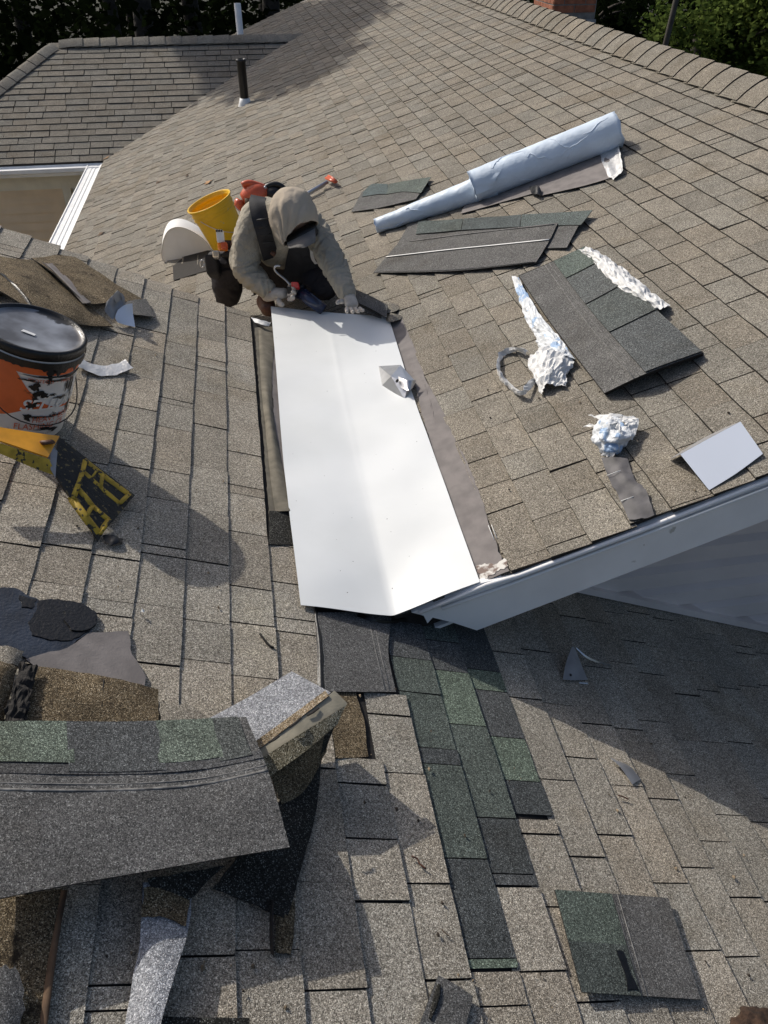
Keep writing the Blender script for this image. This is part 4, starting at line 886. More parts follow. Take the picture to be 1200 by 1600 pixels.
flap('black_underlay', PG(L, [[(452, 1230, .02), (480, 1220, .03), (500, 1190, .02)], [(400, 1300, .05), (470, 1290, .03), (492, 1270, .014)], [(350, 1365, .04), (420, 1350, .03), (474, 1345, .014)], [(330, 1390, .03), (400, 1418, .02), (446, 1442, .013)]]), [M['under'], M['asphalt'], M['under']], 'black torn mat hanging out below the right end of the big shingle strip', 'underlay', wave=0.006, ragged=0.004)
flap('torn_shingle', PG(L, [[(-60, 1402, .02), (30, 1400, .02), (98, 1390, .018)], [(-60, 1500, .03), (20, 1500, .028), (82, 1500, .02)], [(-60, 1640, .03), (10, 1640, .028), (62, 1640, .02)]]), BR, 'brown torn shingle in the bottom left corner with a tan broken edge', 'shingle', wave=0.003, ragged=0.003)
tb = tube('broken_edge', [L(100, 1392, .024), L(90, 1450, .026), L(78, 1520, .026), L(62, 1640, .026)], [.007, .006, .008, .008], M['wood'], bpy.data.objects['torn_shingle.005'] if 'torn_shingle.005' in bpy.data.objects else None, seg=7, flat=0.5, k=4)
flap('grey_felt_scrap', PG(L, [[(-50, 1505, .05), (-10, 1505, .055), (22, 1512, .045)], [(-50, 1560, .06), (0, 1560, .06), (36, 1565, .045)], [(-50, 1640, .05), (0, 1640, .05), (24, 1630, .04)]]), [M['headlap'], M['asphalt'], M['under']], 'dark grey felt scrap at the very bottom left corner', 'felt scrap', wave=0.01, ragged=0.012)
flap('silver_shingle', PG(L, [[(222, 1378, .06), (262, 1380, .055), (300, 1396, .05)], [(220, 1440, .045), (256, 1444, .05), (294, 1462, .05)], [(210, 1520, .025), (240, 1522, .05), (272, 1532, .055)], [(190, 1640, .016), (220, 1640, .05), (240, 1640, .055)]]), [M['silver'], M['asphalt'], M['under']], 'upturned shingle with silvery underside running off the bottom left edge', 'shingle', wave=0.003)
sheet('brown_patch', PG(L, [[(222, 1386, .068), (262, 1388, .063), (298, 1402, .058)], [(220, 1434, .052), (256, 1436, .057), (292, 1450, .057)]]), [M['brown'], M['asphalt'], M['asphalt']], bpy.data.objects['silver_shingle'], thick=0.002, k=4, ragged=0.004, wave=0.003)
flap('dark_shingle_corner', PG(L, [[(228, 1372, .07), (290, 1362, .075), (352, 1352, .07)], [(240, 1394, .06), (300, 1392, .06), (326, 1376, .065)], [(270, 1406, .055), (296, 1408, .055), (310, 1394, .06)]]), [M['under'], M['asphalt'], M['under']], 'dark granular shingle corner peeping out under the big shingle strip', 'shingle')
wd = empty('brown_scrap', L(440, 1450, .01), 'narrow brown curled scrap standing on the shingles right of the black mat', 'felt scrap')
sheet('upright_side', PG(L, [[(424, 1406, .012), (428, 1406, .04)], [(422, 1450, .012), (427, 1452, .035)], [(424, 1490, .011), (429, 1494, .025)]]), M['asphalt'], wd, thick=0.002, k=3)
sheet('brown_face', PG(L, [[(430, 1408, .014), (446, 1410, .016), (460, 1406, .012)], [(430, 1450, .014), (444, 1452, .018), (460, 1452, .012)], [(430, 1490, .012), (442, 1490, .014), (454, 1494, .012)]]), [M['brown'], M['asphalt'], M['asphalt']], wd, thick=0.002, k=3, wave=0.003, ragged=0.003)
flap('dark_shingle_edge', PG(L, [[(240, 1588, .02), (340, 1590, .022), (390, 1592, .02)], [(240, 1640, .02), (340, 1640, .02), (390, 1640, .02)]]), [M['under'], M['asphalt'], M['under']], 'dark shingle edge along the bottom of the frame right of the silvery shingle', 'shingle', wave=0.003)

# ------------------------------------------------------------------ new shingle pieces and scraps on the lower right slope
sp = empty('shingle_sample', L(980, 1480, .01), 'square cut piece of new green and grey shingle at the lower right', 'shingle piece')
q4 = [(866, 1391), (1043, 1404), (1094, 1563), (908, 1551)]
def ql(u_, v_, h=.016):
    a = V(q4[0]).lerp(V(q4[1]), u_); b = V(q4[3]).lerp(V(q4[2]), u_); c = a.lerp(b, v_); return (c.x, c.y, h + .006 * (u_ - .5) ** 2)
sheet('backing', PG(L, [[ql(i / 4, j / 2) for i in range(5)] for j in range(3)]), [M['headlap'], M['asphalt'], M['asphalt']], sp, thick=0.004, k=3)
o = sheet('tab', PG(L, [[ql(i / 6, j / 4, .021) for i in range(4)] for j in (0, 2)]), G1, sp, thick=0.003, k=3); o.color = (.85,.98,.86,1)
o = sheet('tab', PG(L, [[ql(i / 6, j, .021) for i in range(4)] for j in (.5, 1)]), G1, sp, thick=0.003, k=3); o.color = (.62,.68,.65,1)
for uu in (.515, .56): tube('nail_line', [L(*ql(uu, 0, .021)), L(*ql(uu, .5, .021)), L(*ql(uu, 1, .021))], .0013, M['line_pale'], sp, seg=6, flat=.5)
sheet('tar_mark', PG(L, [[ql(.40, .55, .0245), ql(.46, .55, .0245)], [ql(.42, .8, .0245), ql(.48, .8, .0245)], [ql(.40, .95, .0245), ql(.50, .95, .0245)]]), M['tar'], sp, thick=0.0015, k=4, ragged=0.004)
o = empty('slotted_shingle_piece', L(695, 1570, .01), 'small grey shingle piece with a dark slot at the bottom centre', 'shingle piece')
sheet('piece', PG(L, [[(684, 1525, .02), (712, 1540, .022), (738, 1558, .02)], [(655, 1600, .018), (690, 1612, .02), (722, 1622, .02)], [(640, 1640, .018), (680, 1650, .018), (712, 1660, .018)]]), [M['headlap'], M['asphalt'], M['asphalt']], o, thick=0.004, k=3)
tube('slot', [L(686, 1538, .027), L(682, 1560, .027), L(672, 1592, .026)], [.004, .0065, .003], M['under'], o, seg=8, flat=0.3, k=3)
o = sheet('metal_triangle', PG(L, [[(893, 1011, .05), (895, 1010, .05), (898, 1012, .05)], [(884, 1036, .03), (896, 1036, .034), (908, 1038, .03)], [(879, 1062, .012), (897, 1063, .012), (918, 1062, .012)]]), M['galv_grey'], thick=0.001, k=3); tagit(o, 'small triangular grey metal offcut in the shade below the fascia', 'metal scrap')
tube('hole', [L(891, 1054, .018), L(892, 1055, .022)], .004, M['black'], o, seg=8)
o = sheet('metal_sliver', PG(L, [[(900, 1011, .05), (915, 1024, .035), (932, 1032, .02), (954, 1038, .02)], [(901, 1014, .045), (916, 1028, .03), (932, 1035, .014), (953, 1040, .012)]]), M['galv'], thick=0.001, k=5, kr=2); tagit(o, 'thin curved bright metal sliver beside the triangular offcut', 'metal scrap')
o = sheet('metal_sliver', PG(L, [[(953, 1184, .02), (956, 1185, .02), (960, 1187, .018)], [(970, 1200, .022), (976, 1197, .024), (984, 1198, .018)], [(988, 1226, .013), (994, 1222, .014), (1001, 1218, .013)]]), M['galv_grey'], thick=0.001, k=4); tagit(o, 'curved grey metal offcut lying at the edge of the shadow on the lower right slope', 'metal scrap')
o = sheet('metal_sliver', PG(L, [[(905, 1066, .013), (918, 1067, .013)], [(905, 1068, .011), (918, 1069, .011)]]), M['galv'], thick=0.001, k=2); tagit(o, 'tiny bright metal sliver just under the triangular offcut', 'metal scrap')
# clump at the lower right corner
bm = bmesh.new(); bmesh.ops.create_icosphere(bm, subdivisions=4, radius=1)
c0 = L(1185, 1615, .01)
for v in bm.verts:
    n_ = noise.noise(v.co * 2.1) * .3 + noise.noise(v.co * 7) * .12
    v.co = v.co * (1 + n_); v.co = V((v.co.x * .075, v.co.y * .05, v.co.z * .028))
vs = [c0 + L.ex * v.co.x + L.ey * v.co.y + L.n * (v.co.z + .015) for v in bm.verts]; fc = [tuple(v.index for v in f.verts) for f in bm.faces]; bm.free()
o = mk('debris_clump', vs, fc, M['rust'], smooth=True); tagit(o, 'rough rusty brown clump of debris in the bottom right corner', 'debris')
# small litter
def twig(pts, lab, plane=L, r=.0022, m='leather'):
    o = tube('twig', [plane(x, y, .013) for x, y in pts], r, M[m], seg=5, k=3); tagit(o, lab, 'twig')
twig([(643, 1338), (652, 1342), (656, 1350), (666, 1358)], 'dark curled twig lying on the grey shingles left of the green patch')
twig([(690, 1452), (698, 1460), (702, 1462)], 'thin pale twig at the foot of the charcoal shingle tab', r=.0012, m='wood')
twig([(966, 1243), (974, 1245), (982, 1249)], 'short brown twig below the curved grey offcut')
twig([(406, 990), (420, 1008), (428, 1012)], 'dark chip lying between the tar patch and the valley', r=.0035, m='asphalt')
def leafo(x, y, plane, r, lab, m='dry_leaf', a=0.5):
    c = plane(x, y, .014); vs = [c + plane.n * .006]; n_ = 8
    for i in range(n_):
        t_ = 2 * pi * i / n_ + a; k_ = r * (1, .55, .9, .5)[i % 4]; vs.append(c + plane.ex * cos(t_) * k_ + plane.ey * sin(t_) * k_ * 1.3 + plane.n * random.uniform(-.006, .01))
    o = mk('dry_leaf', vs, [(0, 1 + i, 1 + (i + 1) % n_) for i in range(n_)], M[m]); tagit(o, lab, 'leaf')
leafo(325, 285, R, .05, 'orange dry leaf on the roof just above the yellow bucket')
leafo(248, 284, R, .045, 'dark brown leaf on the roof above the white vent hood', 'wood')
leafo(292, 274, R, .03, 'small dark leaf left of the orange dry leaf', 'wood')
leafo(158, 365, R, .05, 'brown curled leaf on the slope beside the white gutter', 'wood')
leafo(166, 247, R, .05, 'dry leaf lodged at the corner where the gutters meet')
leafo(230, 184, R, .05, 'dry leaf in the valley below the shaded far roof')
leafo(252, 186, R, .04, 'small pale leaf beside the one in the far valley')
leafo(222, 957, L, .007, 'tiny cream chip on the shingles right of the wet tar', 'cream_line')
leafo(155, 610 - 2, L, .004, 'tiny white chip beside the foil tape', 'cream_line') if False else None
leafo(865, 94, R, .05, 'rusty brown leaf stain on the slope near the ridge', 'wood') if False else None

# crumbs of grit and torn mat scattered over both slopes
vs, fs = [], []; rc = random.Random(12)
for i in range(260):
    pl = L if rc.random() < .7 else R
    x, y = (rc.uniform(60, 1180), rc.uniform(480, 1590)) if pl is L else (rc.uniform(640, 1150), rc.uniform(330, 860))
    if inpoly(x, y, [(400, 470), (640, 470), (820, 900), (640, 990), (460, 960)]): continue
    if pl is L and x > 620 and y < 1000: continue
    c = pl(x, y, .0125); r_ = rc.choice((.0016, .0022, .003, .0045)); a0 = rc.uniform(0, 6); k = len(vs)
    vs.append(c + pl.n * r_ * .8)
    for q in range(5): a = a0 + q * 2 * pi / 5; rr = r_ * rc.uniform(.5, 1.4); vs.append(c + pl.ex * cos(a) * rr + pl.ey * sin(a) * rr * 1.4 - pl.n * .002)
    fs += [(k, k + 1 + q, k + 1 + (q + 1) % 5) for q in range(5)]
o = mk('grit_crumbs', vs, fs, plain('grit', (.03, .022, .016), .95, c2=(.26, .2, .13), scale=9, thr=(.45, .55)), local=True); tagit(o, 'dark crumbs of grit and torn mat scattered over the shingles', 'grit', kind='stuff')

# ------------------------------------------------------------------ things on the right-hand slope
roll = empty('underlayment_roll', R(800, 260, 0), 'long pale blue roll of underlayment in its film lying across the upper slope', 'roll')
r1, r2 = .100, .056
a1, b1 = R(966, 202, r1), R(738, 292, r1 * .95)
ax = (a1 - b1)
def cyl_noise(name, a, b, ra, rb, mat, n=40, seg=36, amp=.002, sc=14, ends=0.0, hollow=True):
    d = (b - a); u, v = frame(d); vs, fs = [], []
    for i in range(n + 1):
        t_ = i / n
        for j in range(seg):
            th = 2 * pi * j / seg; c = cos(th) * u + sin(th) * v; r_ = ra + (rb - ra) * t_
            p = a + d * t_ + c * r_; r2_ = r_ + amp * noise.noise(p * sc) + amp * .6 * noise.noise(p * sc * 3)
            e = (ends * noise.noise(c * 2.5 + V((i, 0, 0)))) if i in (0, n) else 0
            vs.append(a + d * t_ + c * r2_ + d.normalized() * e)
    for i in range(n):
        for j in range(seg): q = i * seg + j; q2 = i * seg + (j + 1) % seg; fs.append((q, q + seg, q2 + seg, q2))
    if hollow:
        k0 = len(vs)
        for i, t_ in ((0, 0), (n, 1)):
            for (rr, dd) in ((.62, 0.0), (.55, .05)):
                for j in range(seg):
                    th = 2 * pi * j / seg; c = cos(th) * u + sin(th) * v; r_ = (ra + (rb - ra) * t_) * rr
                    vs.append(a + d * t_ + c * r_ + d.normalized() * (dd if i == 0 else -dd))
        for e, base in ((0, k0), (1, k0 + 2 * seg)):
            o0 = 0 if e == 0 else n * seg
            for j in range(seg):
                j2 = (j + 1) % seg
                fs.append((o0 + j, o0 + j2, base + j2, base + j)); fs.append((base + j, base + j2, base + seg + j2, base + seg + j))
            fs.append(tuple(base + seg + j for j in range(seg)))
    return vs, fs
vs, fs = cyl_noise('x', a1, b1, r1, r1 * .93, None, ends=.012)
mk('outer_roll', vs, fs, M['roll'], roll, smooth=True)
vs, fs = cyl_noise('x', b1 + ax.normalized() * .15 - V((0, 0, .035)), R(588, 353, r2 * .9), r2 * 1.42, r2 * .78, None, ends=.01, amp=.003)
mk('inner_roll', vs, fs, M['roll'], roll, smooth=True)
sheet('film_flap', [[a1.lerp(b1, .98) + V((.02, -.07, .075)), a1.lerp(b1, 1.0) + V((0, -.09, .03)), a1.lerp(b1, 1.01) + V((0, -.10, -.02))], [a1.lerp(b1, .84) + V((.02, -.075, .075)), a1.lerp(b1, .86) + V((.0, -.10, .03)), a1.lerp(b1, .88) + V((0, -.10, -.02))]], M['roll'], roll, thick=.001, k=4, wave=.006, wscale=20, ragged=.006)
for i in range(13):
    big_ = i < 9; A_, B__, ra_ = (a1, b1, r1) if big_ else (b1, R(588, 353, r2 * .9), r2 * 1.05)
    d__ = (B__ - A_); u__, v__ = frame(d__); t0_ = random.uniform(.02, .8); th0 = random.uniform(2.0, 5.0); ln_ = random.uniform(.08, .25); pts_ = []
    for q in range(9):
        t_ = t0_ + ln_ * q / 8; th = th0 + q * random.uniform(.08, .16) * (1 if i % 2 else -.6); rr_ = (ra_ * (1 - .07 * t_) if big_ else r2 * (1.42 - .64 * min(1, t_ + .1))) * 1.004
        pts_.append(A_ + d__ * min(t_, .98) + (cos(th) * u__ + sin(th) * v__) * rr_ - (V((0, 0, .035)) * (1 - t_) if not big_ else V((0, 0, 0))))
    tube('film_crease', pts_, [.001, .0022, .003, .0032, .003, .003, .0026, .002, .001], M['roll'], roll, seg=5)
un = empty('unrolled_membrane', R(840, 280, 0), 'grey membrane strip unrolled under the blue roll, with a torn silvery end', 'membrane')
sheet('membrane', PG(R, [[(735, 300, .012), (830, 262, .012), (940, 214, .012)], [(720, 335, .014), (832, 303, .016), (962, 262, .014)]]), [M['felt'], M['asphalt'], M['tar']], un, thick=.003, k=5, wave=.003, ragged=.003)
sheet('membrane', PG(R, [[(836, 262, .016), (886, 240, .016), (940, 214, .017)], [(842, 307, .017), (900, 294, .018), (962, 276, .016)]]), [M['felt'], M['asphalt'], M['tar']], un, thick=.002, k=4, wave=.003, ragged=.003)
sheet('torn_end', PG(R, [[(936, 214, .02), (948, 210, .03), (960, 208, .03)], [(938, 246, .02), (952, 244, .02), (966, 240, .03)], [(950, 276, .02), (960, 278, .02), (972, 264, .035)]]), M['tape'], un, thick=.001, k=5, wave=.012, wscale=28, ragged=.008)
sheet('torn_fringe', PG(R, [[(958, 208, .025), (962, 207, .04)], [(966, 240, .025), (970, 240, .035)], [(968, 264, .025), (973, 266, .035)], [(955, 278, .022), (958, 282, .02)]]), M['cream_line'], un, thick=.001, k=7, wave=0.0045, crease=0.0023, smooth=False, wscale=40, ragged=.008)
sheet('folded_corner', PG(R, [[(828, 292, .02), (840, 290, .05), (845, 300, .03)], [(832, 304, .02), (840, 304, .04), (844, 308, .02)]]), M['tar'], un, thick=.003, k=3, wave=.008, wscale=40)
NS = [M['headlap'], M['asphalt'], M['asphalt']]
def strip_thing(label, back, tabs, tabcols, name='shingle_strip', thick=.004):
    t = empty(name, R(*back[0][0][:2], 0), label, 'shingle strip')
    sheet('backing', PG(R, back), NS, t, thick=thick, k=4, wave=.002, wscale=10)
    for tb_, c in zip(tabs, tabcols):
        o = sheet('tab', PG(R, tb_), G1, t, thick=.003, k=3, wave=.001); o.color = c
    return t
strip_thing('small grey shingle strip beside the thin end of the blue roll',
            [[(566, 300, .014), (610, 296, .014), (664, 292, .022)], [(549, 332, .014), (600, 324, .016), (650, 312, .022)]],
            [[[(568, 300, .020), (582, 288, .018), (606, 288, .018)], [(566, 308, .020), (590, 304, .020), (606, 304, .020)]], [[(608, 288, .018), (640, 282, .020), (674, 277, .034)], [(604, 304, .020), (630, 300, .022), (658, 302, .030)]]],
            [(0.8, .95, 1.0, 1), (.9,1.,.95,1)])
strip_thing('dark shingle strip lying partly under the strip with the white sealant line',
            [[(640, 350, .012), (740, 346, .012), (840, 356, .016), (905, 352, .03)], [(620, 384, .012), (740, 378, .012), (830, 388, .016), (886, 388, .02)]],
            [[[(654, 346, .020), (690, 345, .020), (724, 342, .02)], [(650, 366, .020), (690, 363, .020), (720, 360, .02)]], [[(725, 342, .020), (775, 339, .020), (815, 336, .022)], [(721, 360, .020), (775, 357, .020), (812, 355, .022)]], [[(816, 336, .022), (870, 333, .026), (926, 329, .045)], [(813, 355, .022), (866, 353, .026), (908, 352, .036)]]],
            [(.78,.86,.85,1), (0.75, .82, .85, 1), (0.85, .95, .95, 1)])
st = strip_thing('grey shingle strip with a bright white sealant line down its length',
            [[(625, 378, .028), (740, 364, .03), (872, 349, .034)], [(602, 404, .024), (730, 392, .026), (858, 378, .030)], [(584, 427, .02), (710, 424, .022), (838, 411, .024)]], [], [])
tube('sealant_line', [R(604, 401, .031), R(700, 390, .033), R(780, 382, .034), R(858, 374, .037)], .0085, M['cream_line'], st, seg=8, flat=.18, k=5)
tube('sealant_line', [R(640, 377, .034), R(740, 364, .036), R(866, 350, .040)], .005, M['line_pale'], st, seg=8, flat=.3, k=5)
tube('sealant_line', [R(600, 424, .025), R(710, 421, .028), R(835, 409, .030)], .003, M['tar'], st, seg=8, flat=.3, k=5)
# stack of new shingles
stk = empty('shingle_stack', R(950, 500, 0), 'stack of new charcoal shingle strips curving over the slope, between torn plastic wraps', 'shingle stack')
for i in range(7):
    h0 = .010 + i * .0052; jx = random.uniform(-2.5, 2.5); jy = random.uniform(-2, 2)
    ss = PG(R, [[(812 + jx, 433 + jy, h0), (865 + jx, 411 + jy, h0 + .004), (914 + jx, 388 + jy, h0 + .002)], [(868 + jx, 515 + jy, h0), (925 + jx, 490 + jy, h0 + .012), (990 + jx, 455 + jy, h0 + .004)], [(946 + jx, 616 + jy, h0 * .8), (1010 + jx, 586 + jy, h0 + .032), (1098 + jx * 2, 554 + jy, h0 * .8)]])
    sheet('strip', ss, [M['headlap'] if i == 6 else M['asphalt'], M['asphalt'], M['asphalt']], stk, thick=.0045, k=4)
hT = .010 + 6 * .0052 + .006
def sq_old(u_, v_, e=0.0):  # on top of the stack: u down the length, v across
    c = [(812, 433), (865, 411), (914, 388)], [(868, 515), (925, 490), (990, 455)], [(946, 616), (1010, 586), (1098, 554)]
    cc = [spl([V((x, y, 0)) for x, y in r], 8)[min(16, int(round(v_ * 16)))] for r in c]; p = spl(cc, 8)[min(16, int(round(u_ * 16)))]
    return R(p.x, p.y, hT + e + .022 * sin(pi * v_) * (0.15 + .85 * u_) * 1.0)
KS = Surf(ss)
def sq(u_, v_, e=0.0): return KS(v_, u_, .0045 + e)
segs = [(0, .1875, (.95,1.08,1.0,1)), (.1875, .4375, (.92,.93,.95,1)), (.4375, .6875, (.88,.92,.92,1)), (.6875, 1.0, (.84,.85,.89,1))]
for a, b, c in segs:
    o = sheet('tab', [[sq(a + .006, v, .003) for v in (.5, .6, .7, .8, .9, 1.0)], [sq((a + b) / 2, v, .003) for v in (.5, .6, .7, .8, .9, 1.0)], [sq(b - .004, v, .003) for v in (.5, .6, .7, .8, .9, 1.0)]], G1, stk, thick=.003, k=2); o.color = c
for v in (.4375, .375): tube('nail_line', [sq(i / 8, v, .0035) for i in range(9)], .0022 if v < .4 else .0012, M['line_pale'], stk, seg=6, flat=.4, k=2)
w1 = flap('plastic_wrap', PG(R, [[(904, 390, .05), (916, 388, .07), (930, 392, .05)], [(926, 408, .05), (944, 408, .065), (962, 412, .02)], [(952, 440, .05), (972, 434, .07), (996, 438, .018)], [(984, 462, .05), (1006, 458, .07), (1022, 462, .018)], [(1020, 484, .02), (1034, 484, .05), (1048, 478, .014)]]), M['film'], 'torn white plastic wrap along the upper side of the shingle stack', 'plastic wrap', thick=.001, wave=0.0099, crease=0.0051, smooth=False, wscale=24, ragged=.010, k=7)
w2 = empty('plastic_wrap', R(840, 540, 0), 'torn blue-white plastic wrap trailing below the shingle stack with a loop of twisted film', 'plastic wrap')
sheet('strip_of_film', PG(R, [[(800, 432, .02), (805, 431, .03), (811, 436, .03)], [(812, 468, .012), (822, 466, .04), (830, 470, .04)], [(822, 502, .014), (838, 500, .05), (850, 500, .05)], [(836, 524, .014), (862, 524, .06), (880, 538, .05)], [(842, 544, .014), (868, 552, .06), (899, 564, .04)]]), M['film_blue'], w2, thick=.001, k=7, wave=0.0081, crease=0.0042, smooth=False, wscale=26, ragged=.006)
sheet('crumpled_end', PG(R, [[(824, 560, .03), (846, 544, .06), (880, 540, .05), (899, 566, .03)], [(832, 582, .02), (850, 572, .07), (872, 572, .06), (884, 590, .02)], [(848, 618, .014), (854, 600, .05), (866, 602, .03), (886, 606, .012)]]), M['film'], w2, thick=.001, k=7, wave=0.0135, crease=0.0069, smooth=False, wscale=20, ragged=.006)
lp = [(822, 556), (812, 550), (800, 551), (784, 558), (776, 572), (778, 586), (786, 598), (798, 610), (812, 618), (824, 612), (834, 598), (836, 586)]
vsL, fsL = [], []
pl_ = spl([R(x, y, .02 + .012 * sin(i * 1.7)) for i, (x, y) in enumerate(lp)], 4)
rws = [[p, p + R.n * .02 + V((noise.noise(p * 20) * .02, noise.noise(p * 23) * .02, .004)), p + R.n * .006 + V((.018, .01, 0))] for p in pl_]
sheet('film_loop', rws, M['film'], w2, thick=.0015, k=2, kr=1, wave=0.0045, crease=0.0023, smooth=False, wscale=50)
# crumpled ball of film
def crumple(name, c, rx_, ry_, rz_, mat, seed, parent=None, sub=5):
    bm = bmesh.new(); bmesh.ops.create_icosphere(bm, subdivisions=sub, radius=1)
    for v in bm.verts:
        p = v.co.copy(); s = V((seed, seed * 2, 0))
        n1 = abs(noise.noise(p * 1.2 + s)); n2 = abs(noise.noise(p * 2.2 + s * 2)); n3 = noise.noise(p * 9 + s)
        k_ = 0.72 + 0.55 * n1 + 0.22 * n2 + 0.03 * n3
        v.co = V((p.x * rx_, p.y * ry_, p.z * rz_)) * k_
    vs = [c + R.ex * v.co.x + R.ey * v.co.y + R.n * v.co.z for v in bm.verts]; fs = [tuple(v.index for v in f.verts) for f in bm.faces]; bm.free()
    return mk(name, vs, fs, mat, parent)
cb = empty('crumpled_film', R(955, 700, 0), 'crumpled ball of white plastic film on the slope above the grey membrane patch', 'plastic film')
crumple('wad', R(953, 682, .04), .068, .085, .055, M['film_blue'], 3.3, cb)
for i, (pp) in enumerate([[(920, 650, .05), (950, 648, .07), (975, 650, .06)], [(975, 650, .05), (998, 656, .05), (988, 690, .03)], [(912, 668, .02), (925, 664, .04), (930, 690, .02)], [(940, 712, .012), (956, 716, .015), (968, 700, .03)], [(945, 670, .09), (965, 660, .10), (975, 680, .07)]]):
    a_ = [R(*q) for q in pp]; sheet('film_fold', [a_, [q.lerp(R(955, 680, .05), .55) + V((0, 0, .018)) for q in a_]], M['film'], cb, thick=.001, k=7, wave=0.0072, crease=0.0037, smooth=False, wscale=30, ragged=.004, seed=i)
o = sheet('membrane_scrap', PG(R, [[(940, 716, .012), (958, 714, .02), (980, 716, .012)], [(952, 752, .012), (974, 748, .018), (992, 748, .012)], [(968, 780, .012), (990, 772, .024), (1010, 768, .02)], [(984, 815, .012), (1004, 812, .02), (1022, 806, .012)]]), [plain('soft_grey_membrane', (.12, .115, .12), .62, var=.2, scale=20, bump=.6, bscale=30, spec=.35), M['asphalt'], M['asphalt']], thick=.003, k=6, wave=.010, wscale=26, ragged=.005)
tagit(o, 'wrinkled grey self-adhesive membrane patch running to the roof edge', 'membrane')
for a, b in (((948, 743), (970, 735)), ((970, 783), (990, 776))): tube('white_mark', [R(*a, .024), R(*b, .026)], .0014, M['cream_line'], o, seg=5)
# bent metal piece
bt = empty('bent_metal_flashing', R(1120, 720, 0), 'bent piece of pale metal flashing standing near the right roof edge', 'metal flashing')
sheet('front_face', [[R(1063, 710, .072), R(1110, 684, .072), R(1157, 659, .072)], [R(1108, 766, .012), R(1150, 740, .014), R(1192, 709, .020)]], [M['galv_white'], M['galv_white'], M['galv_grey']], bt, thick=.001, k=4)
sheet('back_face', [[R(1063, 710, .072), R(1110, 684, .072), R(1157, 659, .072)], [R(1046, 718, .010), R(1090, 690, .012), R(1134, 668, .012)]], [M['galv_grey']], bt, thick=.001, k=4)
# lifted shingle pieces at the gloved hand
o = empty('lifted_shingles', R(580, 480, 0), 'pair of grey shingle pieces propped up over the top right corner of the metal sheet', 'shingle pieces')
sheet('piece', PG(R, [[(548, 450, .09), (580, 464, .085), (606, 478, .06)], [(550, 470, .10), (580, 484, .09), (604, 498, .05)]]), [M['headlap'], M['asphalt'], M['asphalt']], o, thick=.005, k=4)
sheet('piece', PG(R, [[(548, 464, .085), (576, 478, .075), (596, 490, .05)], [(552, 480, .08), (574, 490, .07), (596, 498, .045)]]), [M['headlap'], M['asphalt'], M['asphalt']], o, thick=.005, k=4)
flap('lifted_shingle_edge', PG(R, [[(584, 474, .012), (604, 474, .04), (622, 478, .012)], [(586, 486, .012), (606, 490, .045), (624, 484, .012)]]), SB, 'lifted old shingle edge behind the propped pieces, dark gap beneath', 'shingle', ragged=.002)
flap('lifted_shingle_edge', PG(R, [[(598, 488, .012), (612, 490, .04), (628, 494, .012)], [(602, 500, .014), (612, 504, .04), (626, 500, .012)]]), SB, 'curled old shingle corner right of the metal sheet, dark gap beneath', 'shingle', ragged=.002)
# plumbing vents
pv_ = empty('vent_pipe', R(382, 168, 0), 'black plumbing vent pipe standing in a white boot on the far slope', 'vent pipe')
bs = R(383, 163, 0)
hh = (D(377, 92, bs.y).z - bs.z)
lathe('pipe', bs, (0, 0, 1), [(.052, -.1), (.052, hh - .03), (.058, hh - .03), (.058, hh), (.046, hh), (.046, hh - .2), (.001, hh - .2)], M['black_pvc'], pv_, seg=24)
lathe('boot', bs, (0, 0, 1), [(.10, -.06), (.072, .02), (.058, .07), (.053, .07)], M['white_paint'], pv_, seg=24)
b2 = R(380, 62, 0); b2 = R.at(R.loc(b2)[0], 15.2 / 1.0, 0)
px_ = pix(b2)
wp = empty('vent_pipe', D(377, 56, 15.6), 'tall white vent pipe rising beyond the far ridge', 'vent pipe')
lathe('pipe', D(377.5, 75, 15.6), (0, 0, 1), [(.055, -.6), (.055, (D(371, 5, 15.6) - D(377.5, 75, 15.6)).z), (.045, (D(371, 5, 15.6) - D(377.5, 75, 15.6)).z), (.045, .2), (.001, .2)], M['white_paint'], wp, seg=20)
# white vent hood
vh = empty('vent_hood', R(300, 410, 0), 'white rounded roof vent hood beside the yellow bucket', 'vent')
hA, hB = R(257, 412, 0), R(334, 392, 0)
ex_ = (hB - hA); wv = ex_.length; ex_.normalize(); n_ = R.n; dep = V((-.02, .30, 0)); dep = dep - R.n * dep.dot(R.n)
prof = [(0, -.02), (.02, .06), (.10, .115), (.24, .185), (.40, .235), (.56, .245), (.70, .225), (.84, .17), (.95, .09), (1.0, -.02)]
pp = [V((a, b, 0)) for a, b in prof]; pp = spl(pp, 3)
fr = [hA + ex_ * p.x * wv + n_ * p.y for p in pp]; bk = [f_ + dep * .88 - n_ * (.015) for f_ in fr]; m_ = len(fr)
gi = [f_ + dep * .0 for f_ in fr]
vs = [f_ for f_ in fr] + bk
fs = [(i, i + 1, i + 1 + m_, i + m_) for i in range(m_ - 1)] + [tuple(range(m_, 2 * m_))]
mk('shell', vs, fs, M['white_paint'], vh, smooth=True)
ctr_ = hA + ex_ * wv * .5 + n_ * .06
fin = [f_.lerp(ctr_, .04) + dep * .02 for f_ in fr]
mk('front_lip', fr + [f_.lerp(ctr_, .05) + dep * .03 for f_ in fr], [(i, i + 1, i + 1 + m_, i + m_) for i in range(m_ - 1)], M['white_paint'], vh, smooth=True)
mk('front_panel', [f_.lerp(ctr_, .05) + dep * .03 for f_ in fr], [tuple(range(m_))], M['white_paint'], vh)
polyslab('base_flange', [R(270, 416, .013), R(271, 438, .013), R(332, 420, .013), R(336, 392, .013), R(300, 390, .013)], R.n, .002, M['asphalt'], vh)
